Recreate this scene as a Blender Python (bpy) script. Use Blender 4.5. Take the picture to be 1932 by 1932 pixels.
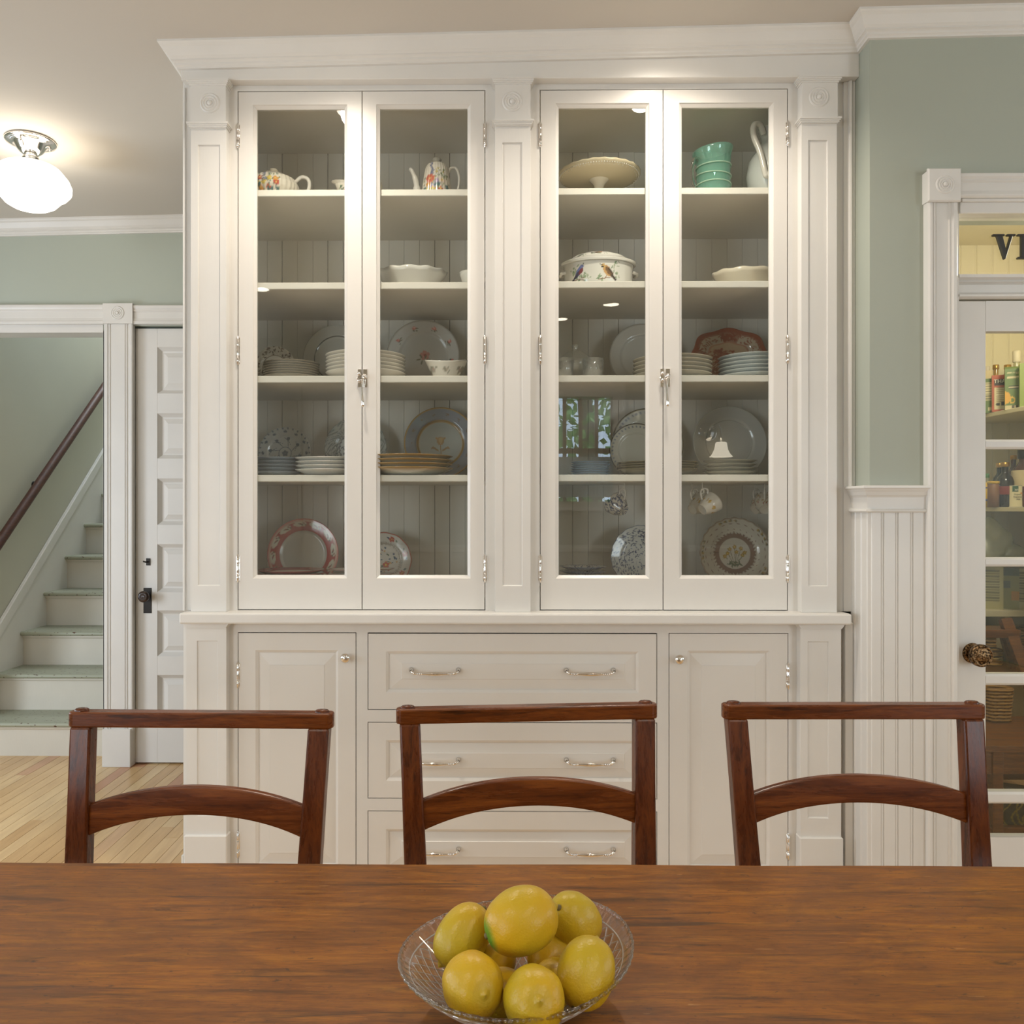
import bpy, math, random
import numpy as np
from mathutils import Vector, Matrix
PI = math.pi
random.seed(7)
S = bpy.context.scene
for o in list(bpy.data.objects): bpy.data.objects.remove(o)
COL = S.collection

# ------------------------------------------------------------------ camera
F = 1550.0; HY = 960.0; VX = 925.0; CZ = 1.30
TH = math.radians(0.55)
CX = VX - F * math.tan(TH)
cam = bpy.data.objects.new('camera', bpy.data.cameras.new('camera'))
COL.objects.link(cam); S.camera = cam
cam.location = (0, 0, CZ); cam.rotation_euler = (PI / 2, 0, TH)
cam.data.sensor_width = 36; cam.data.lens = 36 * F / 1932
cam.data.shift_x = (966 - CX) / 1932; cam.data.shift_y = -(966 - HY) / 1932
cam.data.clip_start = 0.02
# ------------------------------------------------------------------ world, exposure
S.view_settings.view_transform = 'Standard'; S.view_settings.look = 'None'
S.view_settings.gamma = 1; S.view_settings.use_curve_mapping = False
S.view_settings.exposure = 0.0
W = bpy.data.worlds.new('sky'); S.world = W; W.use_nodes = True
wb = W.node_tree.nodes['Background']; wb.inputs[0].default_value = (.62, .78, 1, 1); wb.inputs[1].default_value = 6.0
def lamp(name, kind, loc, energy, color, rot=(0, 0, 0), **kw):
    l = bpy.data.lights.new(name, kind); l.energy = energy; l.color = color
    for k, v in kw.items(): setattr(l, k, v)
    o = bpy.data.objects.new(name, l); COL.objects.link(o); o.location = loc; o.rotation_euler = rot
    return o
WARM = (1, .90, .77); DAY = (.82, .91, 1.0)
# added soft daylight-coloured fill at the left and right walls, no windows there
lamp('right_wall_fill', 'AREA', (4.3, 1.1, 1.6), 22, DAY, (0, PI/2, 0), shape='RECTANGLE', size=1.4, size_y=2.0)
lamp('left_wall_fill', 'AREA', (-3.6, .4, 1.6), 34, DAY, (0, -PI/2, 0), shape='RECTANGLE', size=1.4, size_y=2.2)
lamp('back_right_fill', 'AREA', (3.62, -2.55, 1.35), 54, DAY, (PI/2, 0, .12), shape='RECTANGLE', size=1.1, size_y=1.7)  # added rear fill for the cabinet interiors, kept clear of the glass reflections
lamp('back_left_fill', 'AREA', (-3.05, -2.55, 1.35), 58, DAY, (PI/2, 0, -.12), shape='RECTANGLE', size=1.1, size_y=1.7)  # added rear fill on the left, framed as a window further down
lamp('assumed_hall_daylight', 'AREA', (-3.6, 2.6, 1.1), 46, (.76, .87, 1), (0, -PI/2, .5), shape='RECTANGLE', size=1.2, size_y=.9)  # added bluish area light, daylight assumed from the left of the hall, no window built
lamp('assumed_stair_daylight', 'AREA', (-2.2, 6.6, 4.2), 58, (.86, .93, 1), (0, 0, 0), shape='RECTANGLE', size=.9, size_y=1.4)  # added cool area light facing down the stairwell, assumed upstairs daylight, no window built
# recessed ceiling lamps (fittings are built further down)
def zc(x, y): return 2.954 + .0194 * x - .037 * y
CANS = [(-.535, 2.36, 12), (.575, 2.44, 12), (-1.72, -.55, 9), (1.02, -1.37, 9), (.64, -1.96, 8), (-.91, -.30, 10), (1.23, -.30, 10)]
for i, (x, y, e) in enumerate(CANS):
    lamp('recessed_lamp', 'SPOT', (x, y, zc(x, y) - .012), e * 4.2, WARM, (0, 0, 0), spot_size=2.55, spot_blend=.8, shadow_soft_size=.05)
lamp('assumed_pantry_light', 'POINT', (2.2, 3.05, 2.25), 27, (1, .90, .72), shadow_soft_size=.1)  # added point light, warm source assumed inside the pantry, no fitting built

# ------------------------------------------------------------------ helpers
def P(px, py, Y):
    k = (px - CX) / F
    dx = -math.sin(TH) + k * math.cos(TH); dy = math.cos(TH) + k * math.sin(TH)
    t = Y / dy
    return Vector((t * dx, Y, CZ + t * (HY - py) / F))
def px_x(px, Y): return P(px, HY, Y).x
def py_z(py, Y, px=VX): return P(px, py, Y).z

class MB:
    def __init__(s): s.v = []; s.f = []; s.sm = []
    def add(s, vs, fs, sm=False):
        n = len(s.v); s.v += [tuple(v) for v in vs]
        s.f += [tuple(i + n for i in f) for f in fs]; s.sm += [sm] * len(fs); return s
    def box(s, x0, x1, y0, y1, z0, z1):
        x0, x1 = sorted((x0, x1)); y0, y1 = sorted((y0, y1)); z0, z1 = sorted((z0, z1))
        return s.add([(x0,y0,z0),(x1,y0,z0),(x1,y1,z0),(x0,y1,z0),(x0,y0,z1),(x1,y0,z1),(x1,y1,z1),(x0,y1,z1)],
              [(0,3,2,1),(4,5,6,7),(0,1,5,4),(1,2,6,5),(2,3,7,6),(3,0,4,7)])
    def prism(s, poly, axis, a, b, sm=False):
        n = len(poly)
        def m(p, t): return {'x': (t, p[0], p[1]), 'y': (p[0], t, p[1]), 'z': (p[0], p[1], t)}[axis]
        return s.add([m(p, a) for p in poly] + [m(p, b) for p in poly],
              [tuple(range(n))[::-1], tuple(range(n, 2*n))] + [(i, (i+1) % n, n+(i+1) % n, n+i) for i in range(n)], sm)
    def loops(s, L, cap=True, close=False):   # rectangles (x0,x1,z0,z1,y) in XZ facing the room
        vs = []
        for (x0, x1, z0, z1, y) in L: vs += [(x0,y,z0),(x1,y,z0),(x1,y,z1),(x0,y,z1)]
        fs = []; n = len(L)
        for i in range(n if close else n-1):
            a = 4*i; b = 4*((i+1) % n)
            for j in range(4): k = (j+1) % 4; fs.append((a+j, a+k, b+k, b+j))
        if cap and not close: fs.append(tuple(4*(n-1)+j for j in range(4)))
        return s.add(vs, fs)
    def lathe(s, prof, c=(0,0,0), seg=32, fn=None, ax=1, ay=1, sm=True, axis='z'):
        n = len(prof); vs = []
        for i in range(seg):
            a = 2*PI*i/seg
            for j, (r, z) in enumerate(prof):
                rr = r if fn is None else fn(r, z, a, j)
                if isinstance(rr, tuple): rr, z2 = rr
                else: z2 = z
                p = (rr*math.cos(a)*ax, rr*math.sin(a)*ay, z2)
                if axis == 'y': p = (p[0], -p[2], p[1])
                if axis == 'x': p = (p[2], p[0], p[1])
                vs.append((p[0]+c[0], p[1]+c[1], p[2]+c[2]))
        fs = [(i*n+j, ((i+1) % seg)*n+j, ((i+1) % seg)*n+j+1, i*n+j+1) for i in range(seg) for j in range(n-1)]
        return s.add(vs, fs, sm)
    def tube(s, pts, r, seg=10, ends=True, flat=None):
        pts = [Vector(p) for p in pts]; n = len(pts)
        rs = r if isinstance(r, (list, tuple)) else [r]*n
        vs = []; up = None
        for i, p in enumerate(pts):
            d = (pts[min(i+1, n-1)] - pts[max(i-1, 0)]).normalized()
            if up is None: up = Vector((0,0,1)) if abs(d.z) < .9 else Vector((0,1,0))
            u = d.cross(up).normalized(); w = u.cross(d).normalized(); up = w
            for k in range(seg):
                a = 2*PI*k/seg
                q = p + u*math.cos(a)*rs[i] * (flat or 1) + w*math.sin(a)*rs[i]; vs.append(q)
        fs = [(i*seg+k, i*seg+(k+1) % seg, (i+1)*seg+(k+1) % seg, (i+1)*seg+k) for i in range(n-1) for k in range(seg)]
        s.add(vs, fs, True)
        if ends:
            m = len(s.v) - n*seg
            s.f += [tuple(m+k for k in range(seg))[::-1], tuple(m+(n-1)*seg+k for k in range(seg))]; s.sm += [False]*2
        return s
    def sphere(s, c, r, seg=16, rings=10, sx=1, sy=1, sz=1):
        prof = [(max(1e-4, r*math.sin(PI*j/rings)), -r*math.cos(PI*j/rings)*sz) for j in range(rings+1)]
        return s.lathe(prof, c, seg, None, sx, sy)
    def xf(s, M, start=0):
        s.v[start:] = [tuple(M @ Vector(v)) for v in s.v[start:]]; return s

def rootof(o):
    while o.parent: o = o.parent
    return o
def obj(name, mb, mat, parent=None, loc=None, bevel=0, col=None, seg=1, kind=None, label=None, solid=0, local=False):
    base = Vector((0,0,0))
    if parent is not None: base = rootof(parent).location.copy()
    if loc is not None: base = Vector(loc)
    if local: base = Vector((0,0,0))
    me = bpy.data.meshes.new(name)
    me.from_pydata([tuple(Vector(v) - base) for v in mb.v], [], mb.f)
    me.polygons.foreach_set('use_smooth', mb.sm)
    me.materials.append(mat); me.update()
    if col is not None:
        at = me.color_attributes.new('paint', 'FLOAT_COLOR', 'POINT')
        at.data.foreach_set('color', np.concatenate([col, np.ones((len(col), 1))], 1).astype('f').ravel())
    o = bpy.data.objects.new(name, me); COL.objects.link(o)
    if parent is not None: o.parent = parent
    elif loc is not None: o.location = loc
    if solid: m = o.modifiers.new('solid', 'SOLIDIFY'); m.thickness = solid; m.offset = 0
    if bevel:
        m = o.modifiers.new('bevel', 'BEVEL'); m.width = bevel; m.segments = seg; m.limit_method = 'ANGLE'; m.angle_limit = .6
    if kind: o['kind'] = kind
    if label: o['label'] = label
    return o
def thing(name, label, cat, loc, group=None, rz=0):
    o = bpy.data.objects.new(name, None); COL.objects.link(o); o.location = loc; o.rotation_euler = (0,0,rz); o.empty_display_size = .05
    o['label'] = label; o['category'] = cat
    if group: o['group'] = group
    return o
def tag(o, label, cat, group=None):
    o['label'] = label; o['category'] = cat
    if group: o['group'] = group
    return o
def struct(name, mb, mat, **k): return obj(name, mb, mat, kind='structure', **k)
def dup(root, loc, rz=None, label=None, group=None):
    r = root.copy(); COL.objects.link(r); r.location = loc
    if rz is not None: r.rotation_euler = (0,0,rz)
    if label: r['label'] = label
    if group: r['group'] = group
    for ch in list(root.children):
        c = ch.copy(); COL.objects.link(c); c.parent = r
        for g in list(ch.children):
            d = g.copy(); COL.objects.link(d); d.parent = c
    return r

# ------------------------------------------------------------------ materials
def lin(c):
    return tuple((x/255/12.92 if x/255 <= .04045 else ((x/255+.055)/1.055)**2.4) for x in c)
class NT:
    def __init__(s, name):
        s.m = bpy.data.materials.new(name); s.m.use_nodes = True; s.t = s.m.node_tree
        s.b = s.t.nodes['Principled BSDF']; s.out = s.t.nodes['Material Output']
    def n(s, ty, ins=None, **k):
        nd = s.t.nodes.new(ty)
        for a, b in k.items(): setattr(nd, a, b)
        for a, b in (ins or {}).items():
            if hasattr(b, 'is_output') or isinstance(b, bpy.types.NodeSocket): s.t.links.new(b, nd.inputs[a])
            else: nd.inputs[a].default_value = b
        return nd
    def math(s, op, a, b=0.0, c=None):
        i = {0: a, 1: b}
        if c is not None: i[2] = c
        return s.n('ShaderNodeMath', i, operation=op).outputs[0]
    def mix(s, f, a, b):
        nd = s.n('ShaderNodeMix', data_type='RGBA')
        for k, v in ((0, f), (6, a), (7, b)):
            if isinstance(v, bpy.types.NodeSocket): s.t.links.new(v, nd.inputs[k])
            else: nd.inputs[k].default_value = v if k == 0 else tuple(v)[:3] + (1,)
        return nd.outputs[2]
    def ramp(s, f, stops):
        nd = s.n('ShaderNodeValToRGB', {0: f}); e = nd.color_ramp.elements
        while len(e) < len(stops): e.new(.5)
        for i, (p, c) in enumerate(stops): e[i].position = p; e[i].color = tuple(c)[:3] + (1,)
        return nd.outputs[0]
    def obj(s, scale=(1,1,1), rot=(0,0,0), loc=(0,0,0)):
        tc = s.n('ShaderNodeTexCoord')
        return s.n('ShaderNodeMapping', {0: tc.outputs['Object'], 1: loc, 2: rot, 3: scale}).outputs[0]
    def noise(s, vec, scale, detail=3, rough=.5, dist=0):
        return s.n('ShaderNodeTexNoise', {'Vector': vec, 'Scale': scale, 'Detail': detail, 'Roughness': rough, 'Distortion': dist}).outputs[0]
    def set(s, **k):
        names = {'base': 'Base Color', 'rough': 'Roughness', 'metal': 'Metallic', 'spec': 'Specular IOR Level', 'coat': 'Coat Weight', 'trans': 'Transmission Weight', 'ior': 'IOR', 'ec': 'Emission Color', 'es': 'Emission Strength', 'alpha': 'Alpha', 'croug': 'Coat Roughness', 'sss': 'Subsurface Weight'}
        for a, v in k.items():
            i = s.b.inputs[names[a]]
            if isinstance(v, bpy.types.NodeSocket): s.t.links.new(v, i)
            else: i.default_value = (tuple(v)[:3] + (1,)) if a in ('base', 'ec') else v
        return s
    def bump(s, h, strength=.2, dist=.002):
        b = s.n('ShaderNodeBump', {'Strength': strength, 'Distance': dist, 'Height': h}); s.t.links.new(b.outputs[0], s.b.inputs['Normal']); return s
def plain(name, c, rough=.5, metal=0, **k):
    return NT(name).set(base=lin(c), rough=rough, metal=metal, **k).m
def paint(name, c, rough=.35, tone=.05, sc=6, bs=.12):
    t = NT(name); v = t.obj(); c = lin(c)
    n = t.noise(v, sc, 2)
    t.set(base=t.mix(n, [x*(1-tone) for x in c], [min(1, x*(1+tone)) for x in c]), rough=rough, spec=.4)
    n2 = t.noise(t.obj((30, 30, 4)), 6, 3); t.bump(n2, bs, .0012)
    return t.m
white = paint('white_satin_paint', (224, 221, 215), .33)
doorpaint = paint('smooth_cabinet_paint', (225, 221, 214), .30, .03, 5, .04)
inner = paint('cabinet_interior_paint', (228, 223, 212), .5)
oldpaint = paint('old_door_paint', (216, 212, 206), .38)
teal = paint('sage_blue_wall_paint', (172, 177, 164), .6, .03, 3, .06)
plaster = paint('stairwell_plaster', (192, 190, 174), .8, .07, 2, .3)
ceilm = paint('ceiling_paint', (205, 198, 188), .85, .02, 2, .05)
pantrypaint = paint('pantry_cream_paint', (214, 205, 176), .55)
chrome = NT('polished_nickel').set(base=(.82, .79, .75), metal=1, rough=.12).m
iron = plain('dark_iron', (38, 34, 30), .45, .6)
bronze = NT('antique_bronze')
_n = bronze.noise(bronze.obj(), 160, 2); bronze.set(base=bronze.ramp(_n, [(.4, lin((45, 32, 20))), (.6, lin((150, 120, 85)))]), metal=.9, rough=.35).bump(_n, .8, .002); bronze = bronze.m
dark = plain('dark_gap', (25, 22, 18), .8)

def wood(name, c1, c2, c3, axis='x', sc=1.0, rough=.3, scr=.5, spec=.5, mott=False):
    t = NT(name)
    st = {'x': (1.2, 16, 16), 'y': (16, 1.2, 16), 'z': (16, 16, 1.2)}[axis]
    v = t.obj(tuple(a*sc for a in st))
    n1 = t.noise(v, 2.2, 6, .62, .6)
    base = t.ramp(n1, [(.28, lin(c1)), (.5, lin(c2)), (.72, lin(c3))])
    v2 = t.obj(tuple(a*sc*6 for a in st)); fine = t.noise(v2, 2, 4, .7)
    base = t.mix(t.math('MULTIPLY', t.ramp(fine, [(.38, (1,1,1)), (.5, (0,0,0))]), .35), base, lin([x*.55 for x in c1]))
    blot = t.noise(t.obj((.35*st[0], .35*st[1], .35*st[2])), 7, 5, .7, 1.5)
    base = t.mix(t.math('MULTIPLY', t.ramp(blot, [(.55, (0,0,0)), (.68, (1,1,1))]), scr), base, lin([x*.5 for x in c1]))
    if mott:
        iso = t.noise(t.obj((1.6, 4, 4)), 4.5, 6, .72, .8)
        base = t.mix(t.math('MULTIPLY', t.ramp(iso, [(.42, (1,1,1)), (.60, (0,0,0))]), .42), base, lin((84, 46, 6)))
        fleck = t.noise(t.obj((26, 60, 60)), 2.4, 4, .7, .5)
        base = t.mix(t.math('MULTIPLY', t.ramp(fleck, [(.63, (0,0,0)), (.69, (1,1,1))]), .65), base, lin((52, 34, 20)))
        sv = t.noise(t.obj((7, 90, 50), (0, 0, .5)), 3, 2, .5, .3)
        base = t.mix(t.math('MULTIPLY', t.ramp(sv, [(.735, (0,0,0)), (.75, (1,1,1))]), .5), base, lin((184, 140, 88)))
    t.set(base=base, rough=t.math('MULTIPLY_ADD', n1, .18, rough-.08), spec=spec)
    t.bump(fine, .15, .0008)
    return t.m
tablewood = wood('worn_pine_table_wood', (112, 61, 4), (142, 83, 8), (164, 104, 14), 'x', 3.0, .34, .85, .42, mott=True)
chairwood_x = wood('dark_chair_wood', (72, 32, 8), (106, 52, 13), (134, 72, 20), 'x', 2.0, .27, .75, .35)
chairwood_z = wood('dark_chair_wood_upright', (62, 27, 9), (92, 43, 14), (114, 58, 19), 'z', 2.0, .27, .7, .35)
railwood = wood('handrail_wood', (62, 36, 28), (82, 48, 36), (100, 62, 44), 'y', 2, .45, .3)
def plankmat():
    t = NT('maple_floor_boards'); v = t.obj((14, 1.4, 14)); n = t.noise(v, 2.5, 5, .6, .4)
    oi = t.n('ShaderNodeObjectInfo').outputs['Random']
    a = t.ramp(oi, [(0, lin((204, 166, 116))), (.5, lin((218, 182, 132))), (.95, lin((228, 198, 150))), (.985, lin((196, 144, 106)))])
    base = t.mix(t.math('MULTIPLY', t.ramp(n, [(.3, (1,1,1)), (.6, (0,0,0))]), .35), a, lin((168, 124, 82)))
    t.set(base=base, rough=.3); t.bump(n, .1, .0006); return t.m
plank_m = plankmat()

def glassmat(name, tint=(1,1,1), base=.05, rough=0.0, haze=0):
    t = NT(name); lw = t.n('ShaderNodeLayerWeight', {0: .5}).outputs['Facing']
    f = t.math('MULTIPLY_ADD', t.math('POWER', lw, 5.0), .9, base)
    tr = t.n('ShaderNodeBsdfTransparent', {0: tuple(tint) + (1,)}).outputs[0]
    gl = t.n('ShaderNodeBsdfGlossy', {'Color': (1,1,1,1), 'Roughness': rough}).outputs[0]
    mx = t.n('ShaderNodeMixShader', {0: f, 1: tr, 2: gl}).outputs[0]
    if haze:
        di = t.n('ShaderNodeBsdfDiffuse', {0: tuple(tint) + (1,)}).outputs[0]
        mx = t.n('ShaderNodeMixShader', {0: haze, 1: mx, 2: di}).outputs[0]
    t.t.links.new(mx, t.out.inputs[0]); return t.m
pane_m = glassmat('window_pane_glass', (.97, .98, .97), .045)
crystal_thin = glassmat('clear_pressed_glass', (.93, .94, .92), .16, .06, .10)
bagplastic = glassmat('clear_plastic_film', (.86, .88, .74), .22, .25, .35)
tealglass = glassmat('sea_green_blown_glass', (.46, .82, .70), .10, .04, .20)
def crystalm():
    t = NT('cut_crystal')
    g = t.n('ShaderNodeBsdfGlass', {'Color': (.98,.98,.98,1), 'Roughness': .02, 'IOR': 1.45}).outputs[0]
    tr = t.n('ShaderNodeBsdfTransparent', {0: (.93,.93,.92,1)}).outputs[0]
    t.t.links.new(t.n('ShaderNodeMixShader', {0: .78, 1: tr, 2: g}).outputs[0], t.out.inputs[0]); return t.m
crystal = crystalm()
def emis(name, c, s):
    return NT(name).set(base=(.9,.9,.9), ec=c, es=s).m
def vpaint(name='painted_china', rough=.12):
    t = NT(name); a = t.n('ShaderNodeVertexColor', layer_name='paint').outputs[0]
    t.set(base=a, rough=rough, coat=.3); return t.m
china = vpaint()
printm = vpaint('printed_pack', .45)
ceramic = plain('white_glazed_ceramic', (226, 221, 211), .14)
ivory = plain('ivory_glazed_ceramic', (214, 205, 184), .16)
ironstone = plain('pale_grey_ironstone', (206, 204, 196), .16)
lemon_t = NT('lemon_peel'); _v = lemon_t.obj(); _n = lemon_t.noise(_v, 26, 2)
_g = lemon_t.n('ShaderNodeVertexColor', layer_name='paint').outputs[0]
lemon_t.set(base=_g, rough=.34, spec=.45, sss=.05).bump(lemon_t.noise(_v, 420, 2), .35, .0012); lemon_m = lemon_t.m

# ------------------------------------------------------------------ planes of the room
Y0 = 2.77              # face of the built-in
YR = 2.655             # right wall
YH = 4.15              # hall wall
YB = -2.62             # wall behind the camera
XL = px_x(342, Y0-.04); XCR = px_x(1641, YR)
XW0, XW1 = -3.7, 4.4

# ------------------------------------------------------------------ floor
fl = struct('floor', MB().box(XW0, XW1, YB-.1, 8.2, -.06, -.004), plain('floor_joints', (86, 64, 44), .7))
bw = .0572; X = XW0 + .01; big = MB(); row = 0
while X < XW1 - .05:
    y = YB + random.uniform(0, 1.2) - 1.2
    vis = -2.78 < X < -.95
    while y < 4.9:
        L = random.uniform(.6, 1.7); y1 = y + L
        a, b = max(y, YB), min(y1, 4.9)
        if b - a > .02:
            if vis and b > 2.5 and a < 4.5:
                m = MB().box(X+.0010, X+bw-.0010, a+.0007, b-.0007, -.012, 0)
                obj('floor_board', m, plank_m, fl)
            else: big.box(X+.0010, X+bw-.0010, a+.0007, b-.0007, -.012, 0)
        y = y1
    X += bw; row += 1
obj('distant_floor_boards', big, plank_m, fl, kind='stuff')

# ------------------------------------------------------------------ ceiling with its slight fall
m = MB(); c = [(XW0, YB-.1), (XW1, YB-.1), (XW1, 4.15), (XW0, 4.15)]
m.add([(x, y, zc(x, y)) for x, y in c] + [(x, y, zc(x, y)+.12) for x, y in c], [(0,1,2,3), (7,6,5,4), (0,4,5,1), (1,5,6,2), (2,6,7,3), (3,7,4,0)])
ceil = struct('ceiling', m, ceilm)

def sweep(path, prof, follow=True, z0=0):
    """profile (out, dz) swept along a 2D path with mitred corners, out = right hand side"""
    n = len(path); mb = MB(); vs = []; k = len(prof)
    for i, p in enumerate(path):
        def nr(a, b):
            d = Vector((b[0]-a[0], b[1]-a[1])).normalized(); return Vector((d.y, -d.x))
        if i == 0: o = nr(path[0], path[1])
        elif i == n-1: o = nr(path[-2], path[-1])
        else:
            a, b = nr(path[i-1], p), nr(p, path[i+1]); o = (a+b) / (1 + a.dot(b))
        for (u, dz) in prof:
            x = p[0]+o.x*u; y = p[1]+o.y*u
            vs.append((x, y, (zc(x, y) if follow else z0) + dz))
    fs = [(i*k+j, (i+1)*k+j, (i+1)*k+(j+1) % k, i*k+(j+1) % k) for i in range(n-1) for j in range(k)]
    fs += [tuple(range(k))[::-1], tuple((n-1)*k+j for j in range(k))]
    return mb.add(vs, fs)
crown = [(-.01, .002), (.058, .002), (.058, -.007), (.054, -.012), (.047, -.018), (.040, -.028), (.032, -.040), (.025, -.047), (.025, -.051), (.021, -.053), (.017, -.056), (.016, -.062), (.011, -.066), (.010, -.071), (-.01, -.072)]
struct('trim_1', sweep([(XL, 3.36), (XL, Y0-.04), (XCR, Y0-.04), (XCR, YR), (XW1, YR)], crown), white)
struct('trim_2', sweep([(XW0, YH), (px_x(345, YH)+1.2, YH)], crown), oldpaint)

# ------------------------------------------------------------------ right wall, return, wainscot
XD0 = px_x(1808, YR); DW = .80; XD1 = XD0 + DW
zDT = py_z(405, YR, 1810)      # head of opening above the transom
wr = MB()
wr.box(XCR, XD0-.01, YR, YR+.13, 0, 3.0)
wr.box(XD1+.01, XW1, YR, YR+.13, 0, 3.0)
wr.box(XD0-.01, XD1+.01, YR, YR+.13, zDT+.01, 3.0)
wall_right = struct('wall_right', wr, teal)
# wainscot boards on the right wall and its return
zr_t = py_z(916, YR-.02, 1700); zr_b = py_z(967, YR-.02, 1700)
def bead_plank(x0, x1, yf, z0, z1, th=.012, back=False):
    b = .0022
    return MB().prism([(x0, yf+th), (x0, yf+b*1.6), (x0+b, yf), (x1-4.2*b, yf), (x1-3.7*b, yf+b), (x1-3.2*b, yf+b*.4), (x1-1.7*b, yf), (x1-.8*b, yf+b*.5), (x1, yf+b*1.6), (x1, yf+th)][::-1], 'z', z0, z1)
xs = [XCR, px_x(1664, YR), px_x(1691, YR), px_x(1719, YR), px_x(1747, YR)]
for a, b in zip(xs[:-1], xs[1:]): obj('wainscot_board', bead_plank(a, b, YR-.012, 0.0, zr_b+.01), white, wall_right)
for k in range(3):
    ya = YR-.008 + k*.044; yb = min(ya+.044, Y0)
    m = MB().prism([(XCR, ya), (XCR-.010, ya+.001), (XCR-.012, ya+.004), (XCR-.012, yb-.008), (XCR-.009, yb-.007), (XCR-.012, yb-.003), (XCR-.008, yb), (XCR, yb)], 'z', 0, zr_b+.01)
    obj('wainscot_board', m, white, wall_right)
h = zr_t - zr_b
rail = [(-.001, 0), (.032, 0), (.034, -.004), (.034, -.008), (.030, -.010), (.028, -.014), (.024, -.020), (.021, -.030), (.018, -.034), (.016, -.038), (.014, -h+.012), (.020, -h+.010), (.022, -h+.004), (.018, -h), (-.001, -h)]
struct('trim_3', sweep([(XCR, Y0-.005), (XCR, YR), (px_x(1746, YR), YR)], rail, False, zr_t), white)
struct('baseboard_right', MB().box(XCR-.02, px_x(1746, YR), YR-.026, YR-.012, 0, .14), white, bevel=.002)

# rosette helper: concentric rings turned in a block, facing the room
def rosette(parent, cx, cz, yf, R, mt):
    prof = [(.0003, .0075)]; N = 60
    for i in range(1, N+1):
        t_ = i/N
        if t_ < .24: h_ = .0075*math.sqrt(max(0, 1-(t_/.26)**2))+.001
        else: h_ = .0014 + .0036*(.5+.5*math.sin((t_-.24)/.76*PI*6-PI/2))*(1-.35*t_)
        if i == N: h_ = -.001
        prof.append((t_*R, h_))
    obj('rosette', MB().lathe(prof, (cx, yf, cz), 48, axis='y'), mt, parent)
# casing of pantry door
yc = YR-.032
xa, xb = px_x(1752, yc), px_x(1808, yc)
def casing_v(x0, x1, y0, y1, z0, z1, left=True):
    w = x1-x0
    pr = [(0, 0), (0, .85), (.06, 1), (.14, 1), (.17, .86), (.20, .95), (.24, .95), (.27, .80), (.30, .86), (.33, .74), (.70, .74), (.74, .86), (.80, .80), (.86, 1), (.96, 1), (1, .85), (1, 0)]
    return MB().prism([(x0+u*w, y1-(y1-y0)*v) for u, v in pr], 'z', z0, z1)
def casing_h(x0, x1, y0, y1, z0, z1):
    w = z1-z0
    pr = [(0, 0), (0, .85), (.06, 1), (.14, 1), (.17, .86), (.24, .80), (.30, .74), (.62, .74), (.68, .9), (.76, .84), (.84, 1), (.96, 1), (1, .85), (1, 0)]
    return MB().prism([(y1-(y1-y0)*v, z0+u*w) for u, v in pr][::-1], 'x', x0, x1)
tr = struct('trim_4', casing_v(xa, xb, yc, YR, 0, py_z(377, yc, 1780)), white)
yk = YR-.045; k0, k1 = px_x(1754, yk), px_x(1812, yk); kz0, kz1 = py_z(377, yk, 1780), py_z(319, yk, 1780)
m = MB().loops([(k0, k1, kz0, kz1, YR), (k0, k1, kz0, kz1, yk+.012), (k0-.004, k1+.004, kz0-.004, kz1+.004, yk+.010), (k0-.004, k1+.004, kz0-.004, kz1+.004, yk+.004), (k0, k1, kz0, kz1, yk)])
rosette(obj('corner_block', m, white, tr), (k0+k1)/2, (kz0+kz1)/2, yk, .030, white)
hz0, hz1 = py_z(372, yc, 1850), py_z(325, yc, 1850)
obj('head_casing', casing_h(k1, XD1+.02, yc, YR, hz0, hz1), white, tr)
obj('head_jamb', MB().box(XD0, XD1, YR-.012, YR+.06, zDT, hz0).box(XD0, XD1, YR-.022, YR-.012, py_z(385, YR, 1850), hz0), white, tr, bevel=.002)
obj('side_casing', casing_v(XD1, XD1+.10, yc, YR, 0, kz0), white, tr)
obj('side_jamb', MB().box(XD0-.012, XD0, YR-.004, YR+.13, 0, hz0).box(XD1, XD1+.012, YR-.004, YR+.13, 0, zDT), white, tr)
# transom bar and transom window with its letters
zt0 = py_z(520, YR+.02, 1850); zb1 = py_z(563, YR, 1850)
obj('transom_bar', casing_h(XD0, XD1, YR-.008, YR+.09, zb1, zt0), white, tr)
w1 = thing('window_1', 'clear transom pane above the pantry door with dark letters', 'window', (XD0, YR, zt0)); w1['kind'] = 'structure'
del w1['category']; del w1['label']
obj('glass_pane', MB().box(XD0, XD1, YR+.030, YR+.034, zt0, zDT), pane_m, w1)
letm = plain('black_painted_letter', (52, 50, 44), .45)
yl = YR+.018
def glyph(polys, x0, z0, w, hh, name):
    mb = MB()
    for p in polys: mb.prism([(x0+u*w, z0+v*hh) for u, v in p], 'y', yl, yl+.012)
    return mb
lx0, lx1 = px_x(1874, yl), px_x(1917, yl); lz0, lz1 = py_z(488, yl, 1900), py_z(441, yl, 1900)
V = [[(.17, .93), (.43, .93), (.60, .30), (.56, -.01), (.50, -.01)][::1], [(.78, .93), (.88, .93), (.56, 0), (.52, .12)], [(0, .92), (0, 1), (.52, 1), (.52, .92)], [(.62, .92), (.62, 1), (1, 1), (1, .92)]]
obj('letter', glyph(V, lx0, lz0, lx1-lx0, lz1-lz0, 'V'), letm, w1, bevel=.0015, label='capital letter V')
I = [[(.3, .06), (.3, .94), (.7, .94), (.7, .06)], [(0, .92), (0, 1), (1, 1), (1, .92)], [(0, 0), (0, .08), (1, .08), (1, 0)]]
obj('letter', glyph(I, px_x(1921, yl), lz0, (lx1-lx0)*.5, lz1-lz0, 'I'), letm, w1, bevel=.0015, label='capital letter I')
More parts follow.
